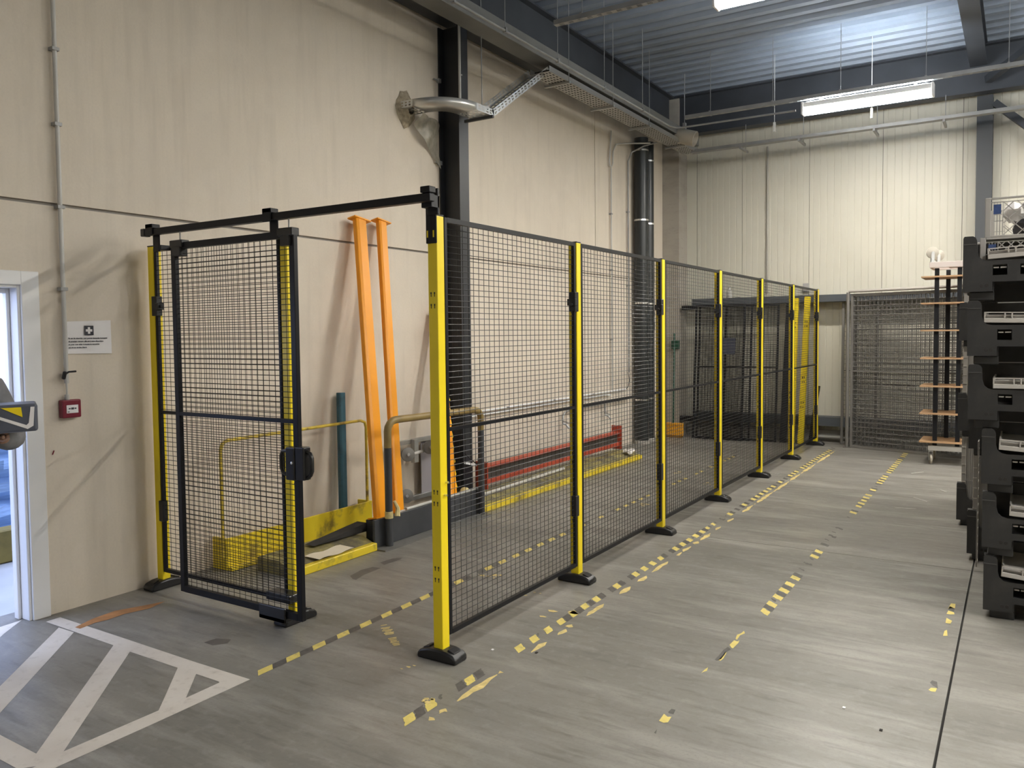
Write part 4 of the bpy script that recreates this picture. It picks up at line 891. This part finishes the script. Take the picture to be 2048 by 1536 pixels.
# lattice crates
def lattice_crate(w, d, h, label, group, tag_blue=False, name='lattice_crate', diag=True):
    t = thing(name, (0, 0, 0), label, 'crate', group)
    for (a, c) in ((0, 0.03), (w - 0.03, w)):
        for y0 in (0, d - 0.012): MB().box(a, c, y0, y0 + 0.012, 0, h).build('corner_upright', crate_m, t, bevel=0.002)
    for y0 in (0, d - 0.012):
        b = MB()
        b.box(0.03, w - 0.03, y0, y0 + 0.012, h - 0.012, h).box(0.03, w - 0.03, y0, y0 + 0.012, h - 0.03, h - 0.026).box(0.03, w - 0.03, y0, y0 + 0.012, 0, 0.012)
        b.build('end_frame', crate_m, t, bevel=0.002)
    for x0 in (0, w - 0.012):
        b = MB()
        b.box(x0, x0 + 0.012, 0.012, d - 0.012, 0, 0.012).box(x0, x0 + 0.012, 0.012, d - 0.012, h - 0.014, h)
        n = 7
        for k in range(n): yk = 0.012 + (d - 0.03) * k / (n - 1); b.box(x0, x0 + 0.012, yk, yk + 0.006, 0.012, h - 0.014)
        for z in (0.25, 0.5, 0.75): b.box(x0, x0 + 0.010, 0.012, d - 0.012, h * z, h * z + 0.006)
        b.build('side_lattice', crate_m, t, kind='stuff')
    for y0 in (0.002, d - 0.008):
        b = MB()
        for xx in (0.045, 0.060, 0.075, 0.090): b.box(xx, xx + 0.004, y0, y0 + 0.006, 0.012, h - 0.03); b.box(w - xx - 0.004, w - xx, y0, y0 + 0.006, 0.012, h - 0.03)
        b.box(0.03, 0.094, y0, y0 + 0.006, h * 0.40, h * 0.40 + 0.004)
        if diag:
            x0, x1, z0, z1 = 0.094, w - 0.094, 0.012, h - 0.03; st = (z1 - z0) / 2.7
            n = int((x1 - x0) / st) + 4
            for k in range(-3, n):
                for sg in (1, -1):
                    a = Vector((x0 + k * st, y0 + 0.003, z0 if sg > 0 else z1)); q = a + Vector((z1 - z0, 0, sg * (z1 - z0)))
                    ta = max(0, (x0 - a.x) / (z1 - z0)); tb = min(1, (x1 - a.x) / (z1 - z0))
                    if tb - ta > 0.05: b.bar(a + (q - a) * ta, a + (q - a) * tb, 0.005, 0.006, (0, 1, 0))
        b.build('end_lattice', crate_m, t, kind='stuff')
    MB().box(0.012, w - 0.012, 0.012, d - 0.012, 0, 0.006).build('bottom', crate_m, t)
    if not diag:
        for y0 in (-0.004, d):
            b = MB()
            for k in range(int(h / 0.075)): b.box(0.0, 0.03, y0, y0 + 0.004, 0.02 + k * 0.075, 0.026 + k * 0.075)
            b.box(0.030, 0.034, y0, y0 + 0.004, 0.0, h); b.build('corner_rib', cratel_m, t, kind='stuff')
        for y0 in (0.006, d - 0.008): MB().box(0.03, w - 0.03, y0, y0 + 0.002, 0.012, h - 0.012).build('end_skin', crate_m, t)
        for x0 in (0.005, w - 0.007): MB().box(x0, x0 + 0.002, 0.012, d - 0.012, 0.012, h - 0.012).build('side_skin', crate_m, t)
    if tag_blue: MB().box(0.043, 0.082, -0.004, 0.001, h * 0.58, h - 0.042).build('blue_label', blue_m, t)
    return t
zt = HP * 5 + 0.2305 + 0.063
lc1 = lattice_crate(0.56, 0.62, 0.17, 'lower grey lattice crate on the topmost pallet of the nearest stack', 'grey lattice crates', True)
lc1.location = (2.30, 2.33, HP * 5 + 0.232 + 0.10); lc1.location.z = 2.205
lc2 = lattice_crate(0.56, 0.62, 0.235, 'upper grey lattice crate with white bags, highest thing on the nearest stack', 'grey lattice crates', True)
lc2.location = (2.323, 2.33, 2.205 + 0.034)
lc1.location.z = 2.205 - 0.135
t = thing('white_bags', (2.55, 2.5, 2.26), 'crumpled white bags inside the upper grey lattice crate', 'bag')
for k, (bx, by, bz, rr) in enumerate(((2.47, 2.44, 2.39, 0.06), (2.56, 2.45, 2.40, 0.06), (2.52, 2.47, 2.31, 0.055), (2.65, 2.47, 2.36, 0.07), (2.70, 2.60, 2.33, 0.08))):
    m = MB(); us = [i * math.pi / 6 for i in range(13)]; vs = [(-0.499 + j / 7 * 0.998) * math.pi for j in range(8)]
    def S(u, v, bx=bx, by=by, bz=bz, rr=rr, k=k):
        d = Vector((math.cos(v) * math.cos(u), math.cos(v) * math.sin(u), math.sin(v))); r_ = rr * (1 + 0.45 * noise.noise(d * 2.6 + Vector((k * 5, 0, 0))))
        return Vector((bx, by, bz)) + d * r_
    m.grid(S, us, vs); m.build('bag', [mat('bagwhite%d' % k, ((0.62, 0.6, 0.58), (0.66, 0.62, 0.6), (0.05, 0.05, 0.06), (0.6, 0.56, 0.42), (0.5, 0.49, 0.47))[k], 0.4)][0], t, smooth=True)
# second and third stacks, pallets alternating with standing crates
def alt_stack(x0, y0, n, which, lean):
    z = 0.0; zs_ = []
    ordn = ['lowest', 'middle', 'highest']
    for k in range(n):
        p = dup(pal, (x0 + lean * z, y0, z), 0, '%s black pallet of the %s stack' % (ordn[k], which))
        cr = lattice_crate(0.735, 1.03, 0.64, 'grey standing crate on the %s pallet of the %s stack' % (ordn[k], which), 'grey standing crates', name='standing_crate', diag=False) if (which, k) == ('second', 0) else dup(alt_stack.proto, label='grey standing crate on the %s pallet of the %s stack' % (ordn[k], which))
        if (which, k) == ('second', 0): alt_stack.proto = cr
        cr.location = (x0 + 0.032 + lean * z - 0.03 if False else x0 + 0.0325, y0 + 0.035, z + 0.132)
        z += 0.775
alt_stack(2.205, 3.45, 3, 'second', 0.0)
alt_stack(2.07, 4.61, 3, 'third', 0.0)
# folded lattice walls standing between the first two stacks
t = thing('lattice_wall', (2.28, 3.33, 0), 'loose grey lattice wall standing on edge between the two nearest stacks', 'crate part')
b = MB().box(2.27, 2.278, 3.28, 3.29, 0.0, 0.9).box(2.27, 2.278, 3.43, 3.44, 0, 0.9)
for k in range(16): b.box(2.271, 2.277, 3.29, 3.43, 0.02 + k * 0.058, 0.026 + k * 0.058)
b.build('grid', crate_m, t)

# ------------------------------------------------------------------ floor markings
TZ = 0.0012
def strip_poly(mb, pts, mi=0, z=TZ): mb.poly([(p[0], p[1], z) for p in pts], mi)
def ragged(x0, x1, y0, y1, slant, rng, jag=0.004, n=5, eat=0.0):
    """quad with ragged long edges, sheared by slant"""
    xs_ = [x0 + (x1 - x0) * i / n for i in range(n + 1)]
    a = []; c = []
    for x_ in xs_:
        u = (x_ - x0) / (x1 - x0)
        a.append((x_, y0 - slant * (u - .5) + rng.uniform(-jag, jag) + eat * rng.random()))
        c.append((x_, y1 - slant * (u - .5) + rng.uniform(-jag, jag) - eat * rng.random()))
    return a + c[::-1]
def hazard(name, label, x, wdt, y0, y1, period, seed, wear, drift=0.0, blk=1.0):
    """striped tape: every stripe near enough to be told apart is a part, the far ones are joined"""
    rng = random.Random(seed); t = thing(name, (x, y0, 0), label, 'floor tape'); y_ = y0
    far = (MB(), MB())
    def piece(p, k, yy0):
        if yy0 < 5.0: MB().poly([(q[0], q[1], TZ) for q in p]).build(('yellow_stripe', 'black_stripe')[k], (tapeyel_m, tapeblk_m)[k], t)
        else: strip_poly(far[k], p)
    while y_ < y1:
        xa = x + drift * (y_ - y0); wy = wear(y_)
        if rng.random() > wy * 0.9:
            e = 0.02 * wy; dx = wdt * 0.35 * wy * rng.random()
            piece(ragged(xa - wdt / 2 + dx * rng.random(), xa + wdt / 2 - dx * rng.random(), y_, y_ + period * 0.5, wdt * 0.8, rng, 0.001 + 0.006 * wy, 5, e), 0, y_)
        if rng.random() < blk * (1 - 0.75 * wy):
            piece(ragged(xa - wdt / 2, xa + wdt / 2, y_ + period * 0.5, y_ + period, wdt * 0.8, rng, 0.001 + 0.008 * wy, 5, 0.035 * wy), 1, y_)
        elif rng.random() < 0.6:
            yb_ = y_ + period * rng.uniform(.5, .75); piece(ragged(xa - wdt / 2 + wdt * .2 * rng.random(), xa + wdt * 0.3 * rng.random(), yb_, yb_ + period * 0.2, wdt * .6, rng, .008, 4, .01), 1, y_)
        y_ += period
    for k in (0, 1):
        if far[k].f: far[k].build(('far_yellow_stripes', 'far_black_stripes')[k], (tapeyel_m, tapeblk_m)[k], t, kind='stuff')
    return t
hazard('hazard_tape', 'striped yellow and black tape line running inside the mesh fence', -0.712, 0.052, -0.60, 7.6, 0.187, 3, lambda y: 0.0 if y < 0.25 else (0.10 if y < 3.0 else 0.4), drift=-0.005)
hazard('hazard_tape', 'worn striped tape line just outside the long mesh fence', 0.252, 0.062, -0.62, 8.85, 0.155, 11, lambda y: 0.95 if -0.05 < y < 0.28 else (0.30 if y < 3.2 else (0.9 if 3.35 < y < 4.0 else 0.35)), drift=0.001)
hazard('hazard_tape', 'worn striped tape line in the middle of the open floor', 1.235, 0.07, 1.55, 9.0, 0.155, 5, lambda y: 0.97 if (2.35 < y < 2.7 or 3.4 < y < 4.6) else 0.35, drift=-0.003)
def worn_line(name, label, x, wdt, segs, seed, mtl=tapedirty_m):
    rng = random.Random(seed); m = MB()
    for (a, c) in segs:
        n = max(3, int((c - a) / 0.05)); L_ = []; R_2 = []
        for i in range(n + 1):
            y_ = a + (c - a) * i / n; e = min(1, 3 * min(i, n - i) / n + 0.15)
            L_.append((x - wdt / 2 * e * rng.uniform(.3, 1.0), y_ + rng.uniform(-.008, .008))); R_2.append((x + wdt / 2 * e * rng.uniform(.3, 1.0), y_ + rng.uniform(-.008, .008)))
        for i in range(n):
            if rng.random() < 0.92: strip_poly(m, [L_[i], R_2[i], R_2[i + 1], L_[i + 1]], 0)
    return tag(m.build(name, mtl), label, 'floor tape')
worn_line('worn_floor_line', 'torn plain yellow line beside the striped tape outside the fence', 0.335, 0.055,
    [(-0.55, -0.50), (-0.47, -0.42), (-0.33, 0.0), (0.02, 0.10), (0.33, 0.50), (0.62, 0.72), (0.75, 0.80), (0.98, 1.22), (1.45, 1.62), (1.75, 1.9), (2.0, 2.3), (2.45, 2.6), (2.62, 2.80), (2.88, 2.98), (3.02, 3.28), (3.42, 3.55), (3.75, 3.92), (4.2, 4.55), (4.6, 5.3), (5.32, 6.0), (6.05, 6.55), (6.6, 7.4), (7.45, 8.7)], 21)
def scraps(name, label, cx_, cy_, dx, dy, n, size, seed, mtl=(tapedirty_m,), dirn=(0.05, 1)):
    rng = random.Random(seed); m = MB()
    for k in range(n):
        x_ = cx_ + rng.uniform(-dx, dx); y_ = cy_ + rng.uniform(-dy, dy); s_ = size * rng.uniform(.4, 1.3); a0 = rng.uniform(0, 6.3); kk = rng.randint(4, 7)
        strip_poly(m, [(x_ + s_ * rng.uniform(.35, 1) * math.cos(a0 + 2 * math.pi * i / kk), y_ + 0.7 * s_ * rng.uniform(.35, 1) * math.sin(a0 + 2 * math.pi * i / kk)) for i in range(kk)], rng.randrange(len(mtl)), TZ + 0.0003 * (k % 3))
    return tag(m.build(name, list(mtl)), label, 'floor tape', None, 'stuff')
# cross pieces between the lines
rng = random.Random(4); m = MB()
a = Vector(G(768, 1250)); c = Vector(G(795, 1292)); d = c - a
for k in range(16):
    u = k / 16; p = a + d * u; wv = Vector((-d.y, d.x)).normalized() * 0.032 * rng.uniform(.5, 1); dv = d * (0.045 * rng.uniform(.6, 1))
    if rng.random() < 0.86: strip_poly(m, [p - wv, p - wv + dv, p + wv * rng.uniform(.5, 1) + dv, p + wv], 0)
tag(m.build('torn_tape_stub', tapedirty_m), 'torn yellow cross stub of tape in the gate opening', 'floor tape')
for i, (px_, py_, n, s_, lb) in enumerate(((985, 1150, 7, 0.035, 'torn yellow tape scraps inside the first mesh panel'), (1115, 1230, 4, 0.04, 'torn yellow tape scrap left of the striped line near the first panel'), (1066, 1190, 3, 0.025, 'small yellow tape scrap under the first mesh panel'), (850, 1400, 6, 0.02, 'small yellow tape scraps left of the striped line in front'), (815, 1335, 3, 0.018, 'tiny yellow tape scraps left of the corner post foot'), (1290, 1010, 8, 0.03, 'torn yellow tape scraps inside the second mesh panel'), (1415, 968, 6, 0.035, 'torn yellow tape scraps inside the third mesh panel'), (1355, 945, 6, 0.03, 'torn yellow tape scraps deep inside the third mesh panel'))):
    p = G(px_, py_); scraps('tape_scraps', lb, p[0], p[1], s_ * 1.6, s_ * 2.2, n, s_, 30 + i)
# worn pieces of the middle line near the viewer
def patch(name, label, polys, mtl):
    c0 = G(*polys[0][1][0]); t = thing(name, (c0[0], c0[1], 0), label, 'floor tape')
    for mi, pts in polys: MB().poly([(*G(*p), TZ) for p in pts]).build(('yellow_piece', 'black_piece')[mi], mtl[mi], t)
    return t
patch('tape_patch', 'torn striped tape patch in the middle of the open floor', [
    (0, [(1459, 1290), (1468, 1281), (1475, 1283), (1479, 1281), (1477, 1286), (1466, 1297), (1463, 1296)]), (0, [(1471, 1278), (1474, 1270), (1482, 1267), (1488, 1262), (1490, 1267), (1480, 1271), (1474, 1280)]),
    (1, [(1429, 1320), (1437, 1312), (1447, 1300), (1456, 1294), (1462, 1299), (1452, 1305), (1443, 1318), (1434, 1321)]), (0, [(1437, 1320), (1446, 1311), (1450, 1304), (1453, 1306), (1447, 1317), (1441, 1322)]), (0, [(1402, 1347), (1410, 1339), (1416, 1335), (1414, 1342), (1407, 1344)])], [tapeyel_m, tapeblk_m])
patch('tape_patch', 'torn tape patch nearest to the viewer on the open floor', [
    (0, [(1318, 1442), (1328, 1428), (1335, 1434), (1343, 1434), (1336, 1445), (1327, 1446)]), (1, [(1336, 1425), (1343, 1418), (1351, 1420), (1347, 1429), (1339, 1427)]), (1, [(1308, 1466), (1314, 1459), (1312, 1468)])], [tapeyel_m, tapeblk_m])
patch('tape_patch', 'striped tape patch beside the dark floor joint, far one', [
    (0, [(1896, 1218), (1902, 1207), (1911, 1208), (1910, 1217)]), (1, [(1896, 1219), (1900, 1213), (1909, 1217), (1908, 1224), (1898, 1222)]), (0, [(1893, 1228), (1897, 1221), (1908, 1225), (1909, 1229), (1900, 1229)]), (0, [(1891, 1246), (1893, 1236), (1904, 1242), (1901, 1248)]), (0, [(1886, 1272), (1889, 1262), (1894, 1260), (1895, 1272)])], [tapeyel_m, tapeblk_m])
patch('tape_patch', 'torn tape patch beside the dark floor joint, near one', [
    (1, [(1860, 1366), (1864, 1361), (1874, 1364), (1876, 1378), (1870, 1373)]), (0, [(1857, 1380), (1862, 1376), (1874, 1377), (1871, 1384), (1862, 1383)])], [tapeyel_m, tapeblk_m])
# litter strips on the far floor
for i, (a, c, lb) in enumerate((((1822, 947), (1847, 944), 'pale straw on the floor left of the shelf trolley, far one'), ((1827, 995), (1855, 1004), 'pale straw on the floor, slanting one before the black stacks'), ((1790, 1016), (1832, 1018), 'long thin pale straw on the open floor'), ((1880, 980), (1894, 985), 'short white straw beside the third black stack'), ((1540, 945), (1560, 949), 'pale strip on the floor right of the fifth yellow post'))):
    p, q = G(*a), G(*c); tag(MB().bar((p[0], p[1], 0.002), (q[0], q[1], 0.002), 0.012, 0.003).build('straw', wgrey_m), lb, 'litter')
for i, (px_, py_) in enumerate(((985, 1300), (1073, 1306), (1688, 1416), (1762, 1461))):
    p = G(px_, py_); tag(MB().box(p[0] - .006, p[0] + .006, p[1] - .008, p[1] + .008, 0, 0.004).build('litter_bit', white_m if i % 2 == 0 else dark_m), ['white crumb on the floor left of the striped tape', 'dark crumb beside the striped tape', 'white crumb on the open floor right of the middle line', 'dark crumb on the bright floor in front'][i], 'litter')
# white hatched keep-clear marking at the doorway
A = lambda *p: [G(*q) for q in p]
m = MB()
S = 560 / 2048.0
def Q(pts, mi=0): strip_poly(m, [G(x_ * S, 1150 + y_ * S) for x_, y_ in pts], mi, 0.001)
Q([(330, 342), (440, 308), (1830, 765), (1615, 775)]) if False else None
Q([(335, 343), (440, 310), (880, 455), (830, 515)]); Q([(830, 515), (880, 455), (1440, 642), (1300, 680), (950, 562)]); Q([(1300, 680), (1440, 642), (1830, 765), (1600, 780)])
Q([(1830, 765), (1120, 1090), (1160, 992), (1605, 788), (1600, 780)]); Q([(1160, 992), (1120, 1090), (440, 1395), (265, 1400), (465, 1292)])
Q([(1300, 680), (1435, 725), (1360, 900), (1160, 992)])
Q([(830, 515), (950, 562), (465, 1292), (265, 1308)]); 
Q([(265, 1308), (465, 1292), (265, 1400), (130, 1420)])
Q([(430, 385), (540, 420), (0, 1010), (-140, 1010), (-140, 955)])
Q([(160, 330), (30, 430), (-200, 640), (-260, 600), (-10, 385)])
Q([(-150, 1090), (0, 1170), (265, 1308), (130, 1420), (0, 1350), (-150, 1270)])
Q([(265, 1400), (440, 1395), (100, 1560), (-120, 1560)])
tag(m.build('hatched_floor_marking', mark_m), 'white hatched arrow marking painted on the floor before the doorway', 'floor marking')
def blob(name, label, pts, mtl, z=0.0006, cat='stain'):
    m = MB(); strip_poly(m, [G(*p) for p in pts], 0, z); return tag(m.build(name, mtl), label, cat)
blob('rust_stain', 'orange rust stain on the floor between marking and gate', [(150, 1255), (185, 1238), (230, 1222), (285, 1212), (330, 1203), (300, 1217), (250, 1228), (215, 1240), (190, 1246), (160, 1258)], rust_m, 0.0016)
blob('oil_stain', 'dark stain inside the gate opening, the larger one', [(700, 1152), (722, 1140), (745, 1134), (762, 1136), (745, 1143), (728, 1150), (712, 1160), (705, 1158)], stain_m)
blob('oil_stain', 'dark stain inside the gate opening close to the corner post', [(760, 1125), (785, 1117), (805, 1115), (800, 1120), (780, 1126), (768, 1130)], stain_m)
blob('oil_stain', 'dark stain on the floor before the sliding gate', [(408, 1285), (432, 1277), (462, 1279), (455, 1287), (425, 1291)], stain_m)

# ------------------------------------------------------------------ person in the doorway, holding a box
def skin_body(name, nodes, edges, mtl, parent, sub=2):
    me = bpy.data.meshes.new(name)
    off = loc_of(parent)
    ks = list(nodes); me.from_pydata([tuple(Vector(nodes[k][0]) - off) for k in ks], [(ks.index(a), ks.index(b_)) for a, b_ in edges], [])
    o = bpy.data.objects.new(name, me); C.objects.link(o); o.parent = parent
    md = o.modifiers.new('skin', 'SKIN'); md.use_smooth_shade = True
    for i, k in enumerate(ks):
        r_ = nodes[k][1]; r_ = r_ if isinstance(r_, tuple) else (r_, r_); me.skin_vertices[0].data[i].radius = r_
    me.skin_vertices[0].data[0].use_root = True
    o.modifiers.new('sub', 'SUBSURF').levels = sub; o.modifiers['sub'].render_levels = sub
    me.materials.append(mtl); return o
PC = Vector((-2.17, -1.29, 0)); F = Vector((0.90, -0.43, 0)).normalized(); Lv = Vector((-F.y, F.x, 0))
def W(f, l, z): return PC + F * f + Lv * l + Vector((0, 0, z))
t = thing('person', tuple(PC), 'person in grey jacket and black trousers at the doorway, carrying a box', 'person')
nd = {'pelvis': (W(0, 0, 0.95), (0.15, 0.11)), 'waist': (W(0, 0, 1.10), (0.14, 0.105)), 'chest': (W(0.01, 0, 1.32), (0.165, 0.12)), 'neckb': (W(0, 0, 1.48), 0.075), 'neck': (W(0.015, 0, 1.55), 0.055), 'head': (W(0.03, 0, 1.65), (0.085, 0.10)), 'crown': (W(0.02, 0, 1.74), (0.06, 0.07))}
ed = [('pelvis', 'waist'), ('waist', 'chest'), ('chest', 'neckb'), ('neckb', 'neck'), ('neck', 'head'), ('head', 'crown')]
for s_, sg in (('L', 1), ('R', -1)):
    nd.update({'sh' + s_: (W(0, 0.18 * sg, 1.425), 0.068), 'el' + s_: (W(0.03, 0.25 * sg, 1.15), 0.062), 'wr' + s_: (W(0.24, 0.20 * sg, 1.195), 0.04), 'hp' + s_: (W(0, 0.09 * sg, 0.90), 0.095), 'kn' + s_: (W(0.02, 0.085 * sg - 0.03, 0.50), 0.062), 'an' + s_: (W(-0.01, 0.08 * sg - 0.06, 0.09), 0.043), 'to' + s_: (W(0.15, 0.085 * sg - 0.06, 0.035), 0.035)})
    ed += [('chest', 'sh' + s_), ('sh' + s_, 'el' + s_), ('el' + s_, 'wr' + s_), ('pelvis', 'hp' + s_), ('hp' + s_, 'kn' + s_), ('kn' + s_, 'an' + s_), ('an' + s_, 'to' + s_)]
body = skin_body('body', nd, ed, skin_m, t)
jk = {k: (v[0], tuple(x_ * 1.14 + 0.006 for x_ in (v[1] if isinstance(v[1], tuple) else (v[1], v[1])))) for k, v in nd.items() if k in ('pelvis', 'waist', 'chest', 'neckb', 'shL', 'shR', 'elL', 'elR', 'wrL', 'wrR')}
skin_body('jacket', jk, [e for e in ed if e[0] in jk and e[1] in jk], sleeve_m, t)
tr = {k: (v[0], tuple(x_ * 1.16 + 0.006 for x_ in (v[1] if isinstance(v[1], tuple) else (v[1], v[1])))) for k, v in nd.items() if k in ('pelvis', 'waist', 'hpL', 'hpR', 'knL', 'knR', 'anL', 'anR')}
skin_body('trousers', tr, [e for e in ed if e[0] in tr and e[1] in tr], trouser_m, t)
for sg in (1, -1):
    m = MB(); c = W(0.07, 0.083 * sg - 0.06, 0.0); pr = [(-0.09, 0), (0.17, 0), (0.185, 0.03), (0.14, 0.06), (0.03, 0.09), (-0.03, 0.11), (-0.09, 0.10)]
    m.prism([c + F * a + Lv * (-0.045) + Vector((0, 0, z + 0.001)) for a, z in pr], Lv * 0.09); m.build('shoe', blackp_m, t, bevel=0.015, seg=2)
# hands: palm with four fingers and a thumb curled round the lower edge of the box
for sg in (1, -1):
    hn = {'w': (W(0.24, 0.20 * sg, 1.195), 0.026), 'p': (W(0.30, 0.195 * sg, 1.20), (0.036, 0.016))}; he = [('w', 'p')]
    for k in range(4):
        o_l = (0.195 - 0.03 + 0.02 * k) * sg; ln = (0.85, 1.0, 0.95, 0.75)[k]
        hn['a%d' % k] = (W(0.32, o_l, 1.205), 0.010); hn['b%d' % k] = (W(0.355 * 1.0, o_l, 1.213), 0.0095); hn['c%d' % k] = (W(0.355 + 0.028 * ln, o_l, 1.213), 0.0085)
        he += [('p', 'a%d' % k), ('a%d' % k, 'b%d' % k), ('b%d' % k, 'c%d' % k)]
    hn['t1'] = (W(0.275, 0.155 * sg, 1.20), 0.012); hn['t2'] = (W(0.30, 0.135 * sg, 1.212), 0.010)
    he += [('w', 't1'), ('t1', 't2')]
    skin_body('hand', hn, he, skin_m, t)
m = MB(); hd = W(0.035, 0, 1.665); us = [i * math.pi / 8 for i in range(17)]; vs = [(-0.12 + j / 6 * 0.61) * math.pi for j in range(7)]
m.grid(lambda u, v: hd + F * (-0.012 + 0.108 * math.cos(v) * math.cos(u)) + Lv * (0.092 * math.cos(v) * math.sin(u)) + Vector((0, 0, 0.02 + 0.115 * math.sin(v))), us, vs, skip=lambda i, j: (i < 3 or i > 12) and j < 3)
m.build('hair', hair_m, t, smooth=True)
for sg in (1, -1):
    lathe(MB(), hd + F * 0.098 + Lv * (0.032 * sg), F, [(0, 0), (0, 0.011), (0.005, 0.009), (0.008, 0)], 10).build('eye', ink_m, t, smooth=True)
    lathe(MB(), hd + Lv * (0.09 * sg), Lv * sg, [(0, 0.0), (0, 0.03), (0.012, 0.026), (0.015, 0)], 12).build('ear', skin_m, t, smooth=True)
MB().prism([hd + F * 0.10 + Vector((0, 0, 0.01)), hd + F * 0.125 + Vector((0, 0, -0.03)), hd + F * 0.095 + Vector((0, 0, -0.035))], Lv * 0.022).build('nose', skin_m, t)
MB().bar(hd + F * 0.096 - Lv * 0.025 + Vector((0, 0, -0.062)), hd + F * 0.096 + Lv * 0.025 + Vector((0, 0, -0.062)), 0.01, 0.012).build('mouth', mat('lips', (0.35, 0.13, 0.11), 0.5), t)
# the box
t = thing('carried_box', tuple(W(0.33, 0.05, 1.225)), 'dark grey box with a white and yellow chevron carried by the person', 'box')
def BX(f, l, z): return W(0.33 + f, 0.07 + l, 1.225 + z)
hw = 0.285
MB().hexa([BX(.10, -hw, 0.0), BX(.10, hw, 0.012), BX(-.10, hw, 0.012), BX(-.10, -hw, 0), BX(.11, -hw, .145), BX(.11, hw, .15), BX(-.11, hw, .15), BX(-.11, -hw, .145)]).build('case', box_m, t, bevel=0.012, seg=2)
def onface(l, z, e=0.0025): return BX(0.10 + 0.01 * z / .145 + e, l, z)
MB().poly([onface(*p) for p in ((.02, .125), (.05, .125), (.235, .045), (.245, .055), (.255, .135), (.272, .135), (.265, .04), (.24, .025))]).build('white_chevron', paper_m, t)
MB().poly([onface(*p, 0.003) for p in ((.13, .135), (.215, .135), (.22, .085))]).build('yellow_chevron', yellow_m, t)
